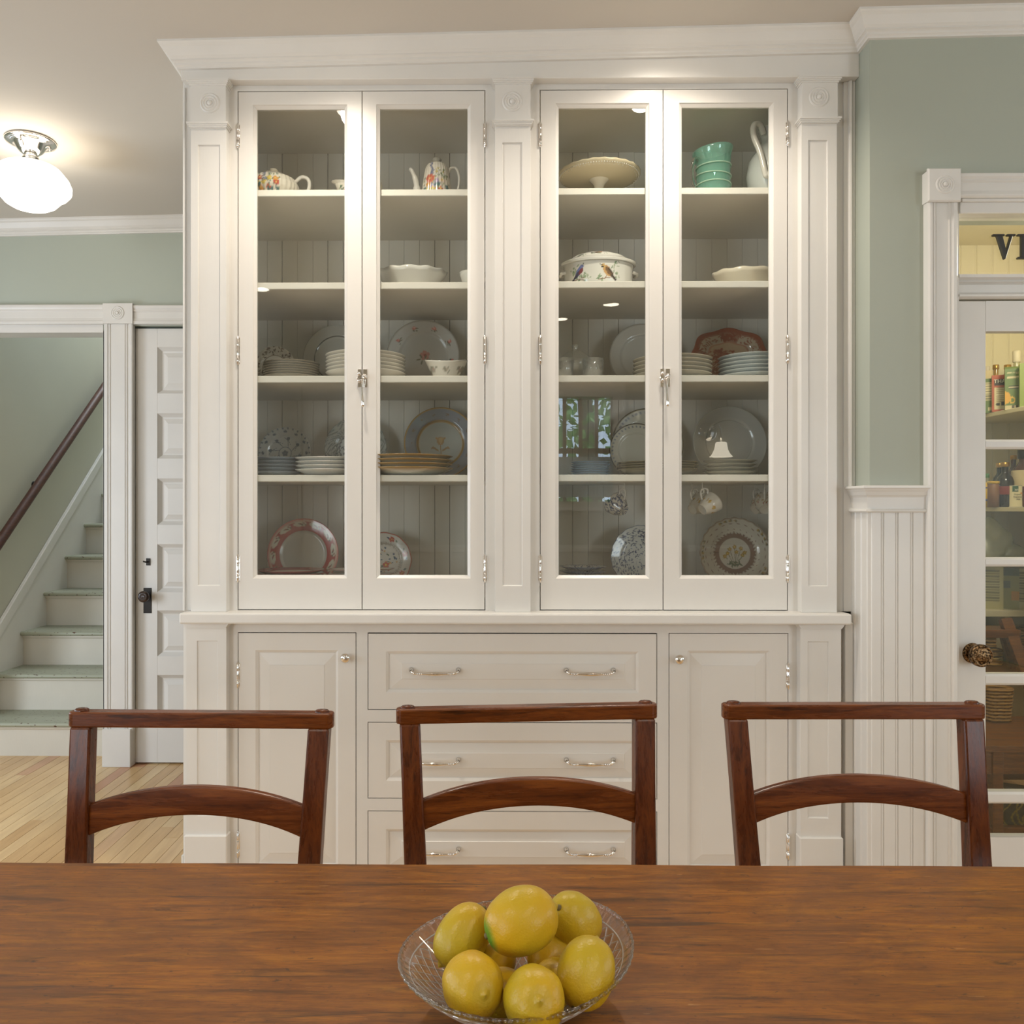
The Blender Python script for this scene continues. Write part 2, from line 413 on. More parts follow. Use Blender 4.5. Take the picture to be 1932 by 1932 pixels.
# pantry door
yd = YR+.012; dz1 = py_z(568, yd, 1850); d0, d1 = XD0+.003, XD1-.003
door1 = struct('door_1', MB().box(d0, px_x(1860, yd), yd, yd+.035, .01, dz1).box(d1-.105, d1, yd, yd+.035, .01, dz1), white, bevel=.0015)
gx0, gx1 = px_x(1860, yd), d1-.105
yrows = [(568, 625), (829, 847), (1052, 1069), (1272, 1293), (1495, 1517)]
rz = [(py_z(a, yd, 1880), py_z(b, yd, 1880)) for a, b in yrows] + [(.24, .01)]
for i, (a, b) in enumerate(rz):
    m = MB()
    if i in (0, 5): m.box(gx0, gx1, yd, yd+.035, b, a)
    else: m.prism([(yd+.035, b), (yd+.006, b), (yd, b+.007), (yd, a-.007), (yd+.006, a), (yd+.035, a)], 'x', gx0, gx1)
    obj('door_rail' if i in (0, 5) else 'muntin', m, white, door1)
for i in range(5):
    obj('glass_pane', MB().box(gx0-.003, gx1+.003, yd+.016, yd+.019, rz[i+1][0]-.003, rz[i][1]+.003), pane_m, door1)
kc = P(1856, 1238, yd-.055); rc = P(1838, 1236, yd)
m = MB().lathe([(.0005, 0), (.001, .006), (.030, .005), (.033, .001), (.033, -.001)], (kc.x-.003, yd, kc.z), 28, axis='y')
kn = obj('knob_rose', m, bronze, door1)
m = MB().lathe([(.010, 0), (.010, .024), (.016, .028), (.032, .032), (.036, .038), (.036, .050), (.033, .056), (.029, .058), (.028, .055), (.024, .056), (.015, .060), (.0004, .062)], (kc.x-.003, yd, kc.z), 32, axis='y')
obj('door_knob', m, bronze, door1)

# ------------------------------------------------------------------ pantry behind the door
PX1 = 2.95; PY = 4.30
wp = MB().box(px_x(1860, YR)+.02-.35, px_x(1860, YR)-.31, YR+.13, PY+.1, 0, 2.9)
xpl = px_x(1860, YR)-.31
wall_pl = struct('wall_pantry_left', wp, pantrypaint)
wall_pb = struct('wall_pantry_back', MB().box(xpl, PX1, PY, PY+.1, 0, 2.9), pantrypaint)
struct('wall_pantry_right', MB().box(PX1, PX1+.1, YR+.13, PY+.1, 0, 2.9), pantrypaint)
x = px_x(1780, PY)
while x < px_x(2010, PY): obj('beadboard_plank', bead_plank(x, x+.083, PY-.012, .0, 2.7), pantrypaint, wall_pb); x += .083
y = YR+.14
while y < PY-.01:
    y2 = min(y+.083, PY)
    m = MB().prism([(xpl, y), (xpl+.009, y), (xpl+.012, y+.003), (xpl+.012, y2-.010), (xpl+.008, y2-.009), (xpl+.012, y2-.005), (xpl+.008, y2), (xpl, y2)][::-1], 'z', 0, 2.8)
    obj('beadboard_plank', m, pantrypaint, wall_pl); y = y2
struct('ceiling_pantry', MB().box(xpl, PX1, YR+.13, PY, 2.72, 2.8), pantrypaint)

def shelf_thing(label, m, name='pantry_shelf'): return tag(obj(name, m, pantrypaint, loc=m.v[0], bevel=.002), label, 'shelf')
XS = 2.41   # front edge of the shelves on the right wall of the pantry
zs1 = 1.764; zs2 = CZ + (HY-957)*3.9/F; zs3 = CZ + (HY-1151)*3.98/F
shelf_thing('highest cream pantry shelf holding cartons and oil bottles', MB().box(XS, PX1, 3.2, PY-.012, zs1-.020, zs1))
shelf_thing('cream pantry shelf holding cans and dark bottles', MB().box(XS, PX1, 3.2, PY-.012, zs2-.020, zs2))
shelf_thing('cream pantry shelf holding plastic bags of packets', MB().box(xpl+.012, PX1, 3.98, PY-.012, zs3-.03, zs3))
obj('soffit', MB().box(xpl+.012, PX1, 3.93, PY-.012, 2.668, 2.694), pantrypaint, wall_pb)
dx = px_x(1897, 3.99)
tag(obj('shelf_divider', MB().box(dx, dx+.022, 3.99, PY-.012, .62, zs3-.03), pantrypaint, loc=(dx, 3.99, .62)), 'cream upright divider under the pantry bag shelf', 'divider')

# products. coloured with a paint attribute evaluated at dense vertices
def hexc(c): return np.array(lin(c))
def gridbox(w, d, h, nx, nz, fn, name='x'):
    """box centred in x,y standing on z=0; front (-y) and side faces are grids coloured by fn(u,v,face)"""
    mb = MB(); cols = []
    for face, (ax, L) in enumerate((('f', w), ('l', d), ('r', d), ('b', w))):
        n0 = len(mb.v); n = nx if ax in 'fb' else max(3, int(nx*d/w))
        for j in range(nz+1):
            for i in range(n+1):
                u = i/n; v = j/nz
                p = {'f': (-w/2+u*w, -d/2, v*h), 'l': (-w/2, d/2-u*d, v*h), 'r': (w/2, -d/2+u*d, v*h), 'b': (w/2-u*w, d/2, v*h)}[ax]
                mb.v.append(p); cols.append(fn(u, v, ax))
        for j in range(nz):
            for i in range(n):
                a = n0+j*(n+1)+i; mb.f.append((a, a+1, a+n+2, a+n+1)); mb.sm.append(False)
    n0 = len(mb.v)
    for z in (0, h):
        for p in ((-w/2,-d/2,z),(w/2,-d/2,z),(w/2,d/2,z),(-w/2,d/2,z)): mb.v.append(p); cols.append(fn(.5, .99 if z else 0.01, 't'))
    mb.f += [(n0+3,n0+2,n0+1,n0), (n0+4,n0+5,n0+6,n0+7)]; mb.sm += [False, False]
    return mb, np.array(cols)
def text_mesh(txt, size, mat, parent, loc, rot=(PI/2, 0, 0), name='printed_lettering', ext=.0004, align='CENTER'):
    cu = bpy.data.curves.new('t', 'FONT'); cu.body = txt; cu.size = size; cu.extrude = ext; cu.align_x = align
    t = bpy.data.objects.new('t', cu); COL.objects.link(t)
    bpy.context.view_layer.update()
    me = bpy.data.meshes.new_from_object(t.evaluated_get(bpy.context.evaluated_depsgraph_get()))
    bpy.data.objects.remove(t); me.materials.clear(); me.materials.append(mat)
    o = bpy.data.objects.new(name, me); COL.objects.link(o); o.parent = parent; o.location = loc; o.rotation_euler = rot
    return o
inkw = plain('white_print_ink', (226, 222, 200), .6); inkk = plain('dark_print_ink', (40, 36, 30), .6); inkg = plain('green_print_ink', (36, 74, 50), .6)
def hlines(v, n): return (v*n) % 1 < .42
def carton_at(px, zs, w, d, h, fn, label, cat, name, X=None, Y=None, rz=0, gab=False):
    Y = Y or 3.9; x = px_x(px, Y); rz = -.5
    t = thing(name, label, cat, (x, Y, zs), rz=rz)
    mb, c = gridbox(w, d, h, 22, 40, fn)
    obj('carton_body', mb, printm, t, col=c, local=True)
    if gab:
        m = MB().prism([(-d/2, h), (d/2, h), (.004, h+.012), (-.004, h+.012)], 'x', -w/2, w/2)
        obj('folded_top', m, plain('carton_top_green', (104, 128, 66), .5), t, local=True)
    return t
G1, G2, RD, CR = hexc((96, 120, 58)), hexc((126, 142, 60)), hexc((170, 74, 30)), hexc((208, 196, 152))
def f_green(u, v, ax):
    if ax == 't': return G1
    if ax == 'f':
        if v < .12: return CR*.9 if not (.35 < u < .8 and v > .03 and (u*40) % 1 < .5) else hexc((90,80,60))
        if .76 < v < .92 and .1 < u < .9 and hlines(v, 30) and (math.sin(u*70)+math.sin(v*300)) > -.5: return CR
        if .50 < v < .60 and .22 < u < .78: return hexc((30, 46, 32)) if not (.54 < v < .57) else CR
        if ((u+.05)/.38)**2 + ((v-.30)/.16)**2 < 1: return hexc((214, 160, 56))
        if .0 < abs(((u-.42)/.14)**2 + ((v-.24)/.07)**2 - 1) < .5 and u > .3: return hexc((222, 176, 70))
    return G1
def f_green_back(u, v, ax):
    if ax == 'f':
        if .36 < v < .88 and .12 < u < .9: return CR if not (hlines(v, 26) and .2 < u < .8) else hexc((120, 118, 84))
        if .06 < v < .16 and .5 < u < .8: return CR
    return G1*.9
def f_red(u, v, ax):
    if ax == 'f':
        if .72 < v < .90 and .18 < u < .98: return hexc((44, 34, 26))
        if .05 < v < .66 and .14 < u < .98:
            if .15 < v < .27 and (((u-.4)/.13)**2 + ((v-.2)/.045)**2 < 1 or (.62 < u < .85)): return hexc((40, 34, 28))
            return CR if not (hlines(v, 22) and .3 < u < .9 and v > .27) else hexc((150, 134, 100))
    if ax == 'l' and .05 < v < .92 and .1 < u < .9: return CR*.9
    return RD
def f_lime(u, v, ax):
    if ax == 'f' and .3 < v < .88 and u > .25: return CR if not hlines(v, 24) else hexc((120, 130, 70))
    return G2
carton_at(1863, zs1, .060, .06, .165, f_green_back, 'green carton with a white facts panel, far left on the top pantry shelf', 'carton', 'food_carton', Y=4.02)
t = carton_at(1885, zs1, .062, .06, .175, f_red, 'orange red carton with a black title patch', 'carton', 'food_carton', Y=3.97)
text_mesh('THAI', .024, inkw, t, (.004, -.0315, .137))
t = carton_at(1912, zs1-.004, .070, .06, .193, f_green, 'green carton showing a yellow mug of soup', 'carton', 'soup_carton', Y=3.87, gab=True)
carton_at(1940, zs1-.006, .070, .06, .205, f_lime, 'lime green carton at the right edge of the pantry glass', 'carton', 'food_carton', Y=3.78)

def bottle(px, zs, h, r, Y, mat, cap, label, capm, neck=.35, name='bottle', labelm=None, lz=(.1, .5), cat='bottle'):
    t = thing(name, label, cat, (px_x(px, Y), Y, zs))
    nh = h*(1-neck); nr = r*.36
    obj('glass_body', MB().lathe([(.0005, 0), (r*.92, 0), (r, r*.15), (r, nh*.82), (r*.8, nh*.95), (nr*1.3, nh*1.05), (nr, nh*1.12), (nr, h-cap)], (0,0,0), 20), mat, t, local=True)
    obj('cap', MB().lathe([(nr*1.25, h-cap), (nr*1.35, h-cap+.002), (nr*1.35, h-.002), (nr*1.2, h), (.0005, h)], (0,0,0), 18), capm, t, local=True)
    if labelm: obj('paper_label', MB().lathe([(r*1.01, h*lz[0]), (r*1.015, h*lz[0]+.001), (r*1.015, h*lz[1]), (r*1.01, h*lz[1]+.001)], (0,0,0), 20), labelm, t, local=True)
    return t
gold = NT('gilt_cap').set(base=lin((176, 140, 70)), metal=.8, rough=.3).m
oil = plain('oil_in_glass', (150, 120, 60), .1); darkg = plain('near_black_bottle', (30, 22, 18), .12); amber = plain('brown_bottle', (74, 40, 26), .15)
paper = plain('cream_paper_label', (206, 190, 150), .6); bluep = plain('blue_band', (40, 44, 86), .5); yel = plain('yellow_label', (196, 160, 50), .5); redp = plain('dark_red_label', (120, 40, 34), .5)
zb = zs1
bottle(1862, zb, .245, .028, 4.12, oil, .03, 'oil bottle with a red and white label, leftmost on the top pantry shelf', plain('white_cap', (200, 190, 170), .5), labelm=paper, lz=(.72, .9))
bottle(1879, zb, .250, .030, 4.10, oil, .022, 'gold capped oil bottle behind the orange carton', gold, .3)
bottle(1901, zb, .250, .034, 4.10, plain('pale_vinegar_bottle', (170, 156, 110), .15), .022, 'gold capped pale bottle behind the soup carton', gold, .22)
bottle(1918, zb, .30, .036, 4.0, plain('cloudy_clear_bottle', (176, 170, 130), .12), .055, 'clear bottle with a tall white wrapped cap above the green cartons', plain('white_wrap', (214, 204, 176), .5), .45, labelm=plain('green_band', (30, 140, 70), .5), lz=(.44, .5))
bottle(1863, zs2, .165, .018, 4.05, plain('clear_syrup_bottle', (150, 150, 120), .1), .02, 'small green capped bottle with a blue band, far left on the can shelf', plain('green_cap', (70, 120, 60), .5), labelm=bluep, lz=(.5, .62))
t = thing('spice_tin', 'tall yellow tin with blue stripes at the left of the can shelf', 'tin', (px_x(1862, 3.97), 3.97, zs2))
obj('tin_body', MB().lathe([(.0005, 0), (.017, 0), (.017, .118), (.0005, .12)], (0,0,0), 20), yel, t, local=True)
obj('stripe', MB().lathe([(.0174, .03), (.0174, .04), (.0173, .04)], (0,0,0), 20), bluep, t, local=True)
obj('stripe', MB().lathe([(.0174, .09), (.0174, .096), (.0173, .096)], (0,0,0), 20), bluep, t, local=True)
t = thing('spice_jar', 'yellow lidded jar of reddish spice behind the red can', 'jar', (px_x(1874, 3.95), 3.95, zs2))
obj('jar_body', MB().lathe([(.0005, 0), (.026, 0), (.026, .105), (.022, .112)], (0,0,0), 20), plain('paprika_jar', (128, 88, 56), .3), t, local=True)
obj('lid', MB().lathe([(.025, .112), (.027, .112), (.027, .124), (.0005, .125)], (0,0,0), 20), yel, t, local=True)
bottle(1886, zs2, .215, .034, 4.02, darkg, .022, 'dark bottle with a gold cap, at the left of the pair on the can shelf', gold, .3, labelm=redp, lz=(.3, .5))
bottle(1896, zs2, .215, .040, 3.95, darkg, .022, 'dark round shouldered bottle with a gold cap behind the cans', gold, .3, labelm=redp, lz=(.28, .46))
bottle(1912, zs2, .255, .030, 4.05, amber, .022, 'tall brown bottle with a gold cap on the can shelf', gold, .3)
bottle(1931, zs2, .28, .050, 3.93, amber, .05, 'large brown bottle with a black cap and a cream label', plain('black_cap', (30, 26, 20), .4), .3, labelm=paper, lz=(.35, .62))
def can_at(px, Y, r, h, fn, label):
    t = thing('food_can', label, 'can', (px_x(px, Y), Y, zs2))
    prof = [(r, h*j/30) for j in range(31)]; mb = MB().lathe(prof, (0,0,0), 60)
    v = np.array(mb.v); th = np.arctan2(v[:, 0], -v[:, 1]); cols = np.array([fn(a, z/h) for a, z in zip(th, v[:, 2])])
    obj('paper_label', mb, printm, t, col=cols, local=True)
    tin = plain('tinplate', (170, 166, 150), .3, .8)
    obj('rim', MB().lathe([(.0005, h-.003), (r*.95, h-.003), (r*.98, h+.001), (r*1.01, h+.001), (r*1.01, h-.001), (r, h-.002)], (0,0,0), 30), tin, t, local=True)
    obj('base_rim', MB().lathe([(.0005, .001), (r*.98, 0), (r*1.01, 0), (r*1.01, .002), (r, .003)], (0,0,0), 30), tin, t, local=True)
    return t
def f_can1(a, v):
    if v > .93: return hexc((176, 62, 34))
    if v > .55: return hexc((196, 60, 44)) if not (.70 < v < .8 and abs(a) < .6) else CR
    if v > .48: return hexc((60, 50, 96))
    if v < .1: return hexc((170, 70, 34))
    if v < .34 and abs(a-.1) < .4 and math.sin(a*14+v*9) > .5: return hexc((200, 160, 90))
    return hexc((214, 202, 160))
def f_can2(a, v):
    if v > .72 and -.75 < a < -.15: return hexc((40, 84, 56))
    for (ca, cv, cc) in ((.35, .74, (120, 150, 150)), (.15, .66, (210, 130, 50)), (.6, .58, (200, 140, 60)), (.85, .4, (60, 100, 110)), (.35, .36, (90, 140, 150)), (.75, .8, (200, 90, 40)), (.5, .68, (110, 140, 70)), (.9, .62, (60, 90, 110)), (.3, .56, (214, 140, 60)), (.65, .45, (196, 160, 60))):
        if ((a-ca)/.09)**2 + ((v-cv)/.045)**2 < 1: return hexc(cc)
    return hexc((212, 202, 164))
t = can_at(1889, 3.96, .027, .100, f_can1, 'small red and cream food can at the front of the pantry shelf')
t = can_at(1914, 3.93, .041, .102, f_can2, 'cream food can with scattered coloured leaves')
for s, z, sz, mt, x in (('365', .078, .012, inkw, -.017), ('Organic', .058, .009, inkg, -.012), ('Evaporated', .046, .009, inkk, -.008), ('Milk', .034, .010, inkk, -.008)):
    text_mesh(s, sz, mt, t, (x, -.0418, z), (PI/2, 0, -.25))
# plastic bags on the lower shelf
def bag(px, Y, w, h, seed, label, z, tilt=0, name='plastic_bag', mt=None):
    rnd = random.Random(seed); ph = [rnd.uniform(0, 6) for _ in range(6)]
    def fn(r, z_, a, j): return (r*(1+.12*math.sin(3*a+ph[0]+z_*40)+.07*math.sin(7*a+ph[1]-z_*60)+.03*math.sin(13*a+ph[3]+z_*90)), z_)
    prof = [(.0005, 0.002), (.8*w/2, .001), (w/2, h*.12), (w*.52, h*.35), (w*.46, h*.6), (w*.30, h*.8), (w*.14, h*.93), (w*.03, h)]
    P2 = []
    for a, b in zip(prof[:-1], prof[1:]):
        for k in range(3): P2.append((a[0]+(b[0]-a[0])*k/3, a[1]+(b[1]-a[1])*k/3))
    P2.append(prof[-1])
    m = MB().lathe(P2, (0,0,0), 36, fn, 1, .6)
    return tag(obj(name, m, mt or bagplastic, local=True), label, 'bag')
def setl(o, l): o.location = l; return o
setl(bag(1866, 4.1, .20, .20, 2, 'crumpled clear plastic bag slumped at the left of the pantry bag shelf', 0), (px_x(1866, 4.12), 4.12, CZ+(HY-1050)*4.12/F))
zst = CZ + (HY-1050)*4.12/F
shelf_thing('cream pantry shelf hidden behind the door bar under the crumpled bag', MB().box(xpl+.012, PX1, 4.0, PY-.012, zst-.02, zst))
setl(bag(1905, 4.1, .14, .07, 5, 'low folded plastic bag beside the crumpled bag', 0), (px_x(1908, 4.12), 4.12, zst))
def f_packet(u, v, ax):
    if ax == 'f' and .1 < u < .85 and .15 < v < .95 and hlines(v, 16): return hexc((112, 108, 78))
    return hexc((178, 172, 126))
def f_packet2(u, v, ax):
    if ax == 'f' and u > .6 and .2 < v < .45: return hexc((190, 140, 50))
    if ax == 'f' and v > .8: return hexc((80, 92, 70))
    if ax == 'f' and .1 < u < .55 and .5 < v < .7: return hexc((110, 120, 110))
    return hexc((150, 152, 104))
carton_at(1870, zs3, .10, .04, .21, f_packet, 'printed pale packet standing at the left of the bag shelf', 'packet', 'food_packet', Y=4.06)
carton_at(1903, zs3, .085, .05, .20, f_packet2, 'green tinted packet with an orange patch', 'packet', 'food_packet', Y=4.07)
carton_at(1930, zs3, .07, .05, .20, f_packet, 'striped packet at the right end of the bag shelf', 'packet', 'food_packet', Y=4.05)

wick = NT('wicker'); _v = wick.obj(); _w = wick.n('ShaderNodeTexWave', {'Vector': _v, 'Scale': 22, 'Distortion': 2.0, 'Detail': 1}, bands_direction='Z').outputs[1]
wick.set(base=wick.mix(_w, lin((120, 84, 40)), lin((190, 150, 84))), rough=.6).bump(_w, .8, .004); wick = wick.m
def basket(px0, px1, pyt, pyb, Y, label):
    x0, x1 = px_x(px0, Y), px_x(px1, Y); z0, z1 = py_z(pyb, Y, px0), py_z(pyt, Y, px0)
    t = thing('wicker_basket', label, 'basket', ((x0+x1)/2, Y, z0)); w = (x1-x0)/2; h = z1-z0; d = w*.8
    n = 9
    for k in range(n):
        z = h*(k+.5)/n*.95; s = .84+.16*z/h; ph = k % 2
        pts = []
        for i in range(41):
            a = 2*PI*i/40; rr = 1 + .05*math.cos(10*a+ph*PI)
            pts.append((w*s*rr*abs(math.cos(a))**.6*(1 if math.cos(a) > 0 else -1), d*s*rr*abs(math.sin(a))**.6*(1 if math.sin(a) > 0 else -1), z))
        obj('woven_strand', MB().tube(pts, h/n*.48, 6, False), wick, t, local=True)
    for i in range(20):
        a = 2*PI*i/20+.1; cx = w*abs(math.cos(a))**.6*(1 if math.cos(a) > 0 else -1); cy = d*abs(math.sin(a))**.6*(1 if math.sin(a) > 0 else -1)
        obj('stake', MB().tube([(cx*.84, cy*.84, 0), (cx, cy, h)], .004, 5), wick, t, local=True)
    pts = [(w*1.02*abs(math.cos(a))**.6*(1 if math.cos(a) > 0 else -1), d*1.02*abs(math.sin(a))**.6*(1 if math.sin(a) > 0 else -1), h) for a in [2*PI*i/40 for i in range(41)]]
    obj('rim', MB().tube(pts, .008, 8, False), wick, t, local=True)
    obj('basket_bottom', MB().box(-w*.8, w*.8, -d*.8, d*.8, 0, .006), wick, t, local=True)
basket(1835, 1885, 1180, 1263, 4.12, 'tall wicker basket below the pantry bag shelf, beside the divider')
basket(1912, 1962, 1185, 1262, 4.12, 'wicker basket right of the cream divider')
basket(1856, 1903, 1298, 1358, 3.56, 'small open weave wicker basket standing on the wooden bench')
lw = wood('pantry_dark_wood', (84, 48, 18), (114, 68, 26), (138, 86, 36), 'x', 1.5, .4, .4)
# boards that carry the baskets
def board(px0, px1, py0, py1, Y0_, Y1_, label, cat='shelf', name='wooden_shelf', mt=lw):
    x0, x1 = px_x(px0, Y0_), px_x(px1, Y0_)
    m = MB().box(x0, x1, Y0_, Y1_, py_z(py1, Y0_, px0), py_z(py0, Y0_, px0))
    return tag(obj(name, m, mt, loc=m.v[0], bevel=.002), label, cat)
board(1805, 2010, 1263, 1271, 4.0, 4.28, 'brown board under the pantry baskets')
# wooden step ladder leaning in the pantry
t = thing('step_ladder', 'dark wooden step ladder standing open in the pantry', 'ladder', (px_x(1890, 3.75), 3.75, 0))
a = P(1886, 1165, 3.72); b = P(1950, 1500, 3.45)
def beam(p, q, w, d):
    p, q = Vector(p), Vector(q); dd = (q-p).normalized(); u = Vector((0, 1, 0)).cross(dd).normalized(); v = dd.cross(u).normalized(); mb = MB(); vs = []
    for c in (p, q):
        for s1, s2 in ((-1,-1),(1,-1),(1,1),(-1,1)): vs.append(c+u*w/2*s1+v*d/2*s2)
    return mb.add(vs, [(0,1,2,3),(7,6,5,4),(0,4,5,1),(1,5,6,2),(2,6,7,3),(3,7,4,0)])
obj('side_rail', beam(P(1896, 1168, 3.72), P(1958, 1330, 3.55), .05, .03), lw, t, bevel=.002)
obj('rear_leg', beam(P(1897, 1200, 3.74), P(1915, 1268, 3.80), .045, .025), lw, t, bevel=.002)
obj('step', beam(P(1820, 1192, 3.74), P(1908, 1192, 3.74), .035, .14), lw, t, bevel=.002)
obj('step', beam(P(1820, 1272, 3.70), P(1940, 1272, 3.70), .02, .16), lw, t, bevel=.002)
t = thing('wooden_bench', 'brown wooden bench low in the pantry under the small basket', 'bench', (2.1, 3.2, 0))
bx0, bx1 = px_x(1800, 3.2), 2.92; zbt = .387
obj('bench_top', MB().box(bx0, bx1, 3.18, 3.64, zbt-.025, zbt), lw, t, bevel=.002)
obj('apron', MB().box(bx0+.02, bx1-.02, 3.20, 3.22, .272, zbt-.025), lw, t, bevel=.002)
obj('lower_rail', MB().box(bx0+.02, bx1-.02, 3.20, 3.23, .035, .065), lw, t, bevel=.002)
obj('back_board', MB().box(bx0+.02, bx1-.02, 3.60, 3.62, .12, zbt-.025), lw, t)
for q in (bx0, px_x(1893, 3.2)-.045, bx1-.04): obj('leg', MB().box(q, q+.04, 3.19, 3.23, 0, zbt-.025), lw, t, bevel=.002)
def f_gbox(u, v, ax):
    if ax == 't': return hexc((60, 92, 52))
    if math.sin(u*14+3*math.sin(v*7)) > .86 or abs(((u-.75)/.2)**2+((v-.45)/.35)**2-1) < .25: return hexc((170, 160, 70))
    return hexc((34, 60, 34))
carton_at(1915, .0, .085, .08, .150, f_gbox, 'dark green box with yellow scrolls under the pantry bench', 'box', 'green_box', Y=3.42)
# ------------------------------------------------------------------ hall beyond the left end of the cabinet
yhc = YH-.028
OX1 = px_x(195, YH)         # right edge of stair opening
OX0 = OX1-.95
zo = py_z(624, YH, 120)
wh = MB()
wh.box(XW0, OX0, YH, YH+.12, 0, 3.0); wh.box(OX0, OX1, YH, YH+.12, zo, 3.0)
HDX0 = px_x(257, YH+.03); HDX1 = HDX0+.76; zhd = py_z(616, YH, 300)
wh.box(OX1, HDX0-.004, YH, YH+.12, 0, 3.0); wh.box(HDX0-.004, HDX1, YH, YH+.12, zhd+.004, 3.0); wh.box(HDX1, 2.0, YH, YH+.12, 0, 3.0)
struct('wall_hall', wh, teal)
px0_, px1_ = px_x(196, yhc), px_x(250, yhc)
def flute_casing(x0, x1, y0, y1, z0, z1):
    w = x1-x0; pr = [(0, 0), (0, .9), (.04, 1), (.12, 1), (.14, .8), (.17, .95), (.20, .95), (.23, .78), (.26, .9), (.30, .9), (.72, .9), (.75, .75), (.79, .95), (.83, .75), (.87, .95), (.9, 1), (.97, 1), (1, .88), (1, 0)]
    return MB().prism([(x0+u*w, y1-(y1-y0)*v) for u, v in pr], 'z', z0, z1)
t5 = struct('trim_5', flute_casing(px0_, px1_, yhc, YH, .18, py_z(611, yhc, 220)), oldpaint)
obj('plinth_block', MB().box(px_x(192, YH-.04), px_x(246, YH-.04), YH-.04, YH+.03, 0, py_z(1376, YH-.04, 220)), oldpaint, t5, bevel=.003)
m = MB().box(px_x(195, yhc), px_x(251, yhc), YH-.036, YH, py_z(611, yhc, 220), py_z(573, yhc, 220))
rosette(obj('corner_block', m, oldpaint, t5), px_x(223, yhc), py_z(591, yhc, 220), YH-.036, .035, oldpaint)
obj('head_casing', casing_h(OX0-.1, px_x(195, yhc), yhc, YH, py_z(611, yhc, 100), py_z(574, yhc, 100)), oldpaint, t5)
obj('head_casing', casing_h(px_x(251, yhc), HDX1+.05, yhc, YH, py_z(611, yhc, 300), py_z(575, yhc, 300)), oldpaint, t5)
obj('head_jamb', MB().box(OX0, OX1, YH-.002, YH+.12, zo-.01, py_z(611, YH, 100)), oldpaint, t5)
obj('side_casing', flute_casing(OX0-.1, OX0, yhc, YH, 0, py_z(574, yhc, 100)), oldpaint, t5)
obj('side_jamb', MB().box(OX1-.001, OX1+.006, YH, YH+.13, 0, zo).box(OX0-.006, OX0+.001, YH, YH+.13, 0, zo), oldpaint, t5)
struct('light_block_panel', MB().box(OX1+.16, 2.0, YH+.30, YH+.34, 0, 2.9), plaster)  # unseen panel added to block light leaking through the gap above the hall door
# old panelled hall door
yhd = YH+.018; hz0 = .008; hz1 = zhd-.006
x0, x1 = HDX0, HDX1-.004
door2 = MB(); sx = px_x(297, yhd)-x0
rows = [(655, 742), (780, 865), (903, 990), (1027, 1117), (1152, 1238), (1274, 1362)]
door2.box(x0, x0+sx, yhd, yhd+.04, hz0, hz1); door2.box(x1-sx, x1, yhd, yhd+.04, hz0, hz1)
zz = [(py_z(b, yhd, 320), py_z(a, yhd, 320)) for a, b in rows]
edges = [hz1] + [v for a, b in zz for v in (b, a)] + [hz0]
for i in range(0, len(edges), 2): door2.box(x0+sx, x1-sx, yhd, yhd+.04, edges[i+1], edges[i])
door2 = struct('door_2', door2, oldpaint, bevel=.001)
for a, b in zz:
    X0, X1 = x0+sx, x1-sx
    def ins(i, y): return (X0+i, X1-i, a+i, b-i, y)
    obj('raised_panel', MB().loops([ins(0, yhd+.002), ins(.006, yhd+.008), ins(.018, yhd+.020), ins(.026, yhd+.021), ins(.048, yhd+.010), ins(.051, yhd+.008)]), oldpaint, door2)
c = P(272, 1126, yhd); pl0 = P(271, 1157, yhd); pl1 = P(286, 1109, yhd)
obj('knob_plate', MB().box(pl0.x, pl1.x, yhd-.003, yhd, pl0.z, pl1.z).box((pl0.x+pl1.x)/2-.003, (pl0.x+pl1.x)/2+.003, yhd-.0036, yhd-.003, pl0.z+.028, pl0.z+.04), iron, door2, bevel=.001)
obj('door_knob', MB().lathe([(.008, 0), (.008, .03), (.014, .034), (.026, .038), (.029, .045), (.029, .052), (.024, .060), (.016, .062), (.010, .060), (.0004, .063)], ((pl0.x+pl1.x)/2, yhd, py_z(1126, yhd-.05, 279)), 24, axis='y'), plain('brown_mineral_knob', (52, 38, 32), .2), door2)
c = P(280, 1060, yhd)
obj('thumb_latch', MB().box(c.x-.010, c.x+.010, yhd-.004, yhd, c.z-.018, c.z+.018).tube([(c.x, yhd, c.z), (c.x-.004, yhd-.022, c.z), (c.x-.016, yhd-.028, c.z+.004)], .004, 8), iron, door2)

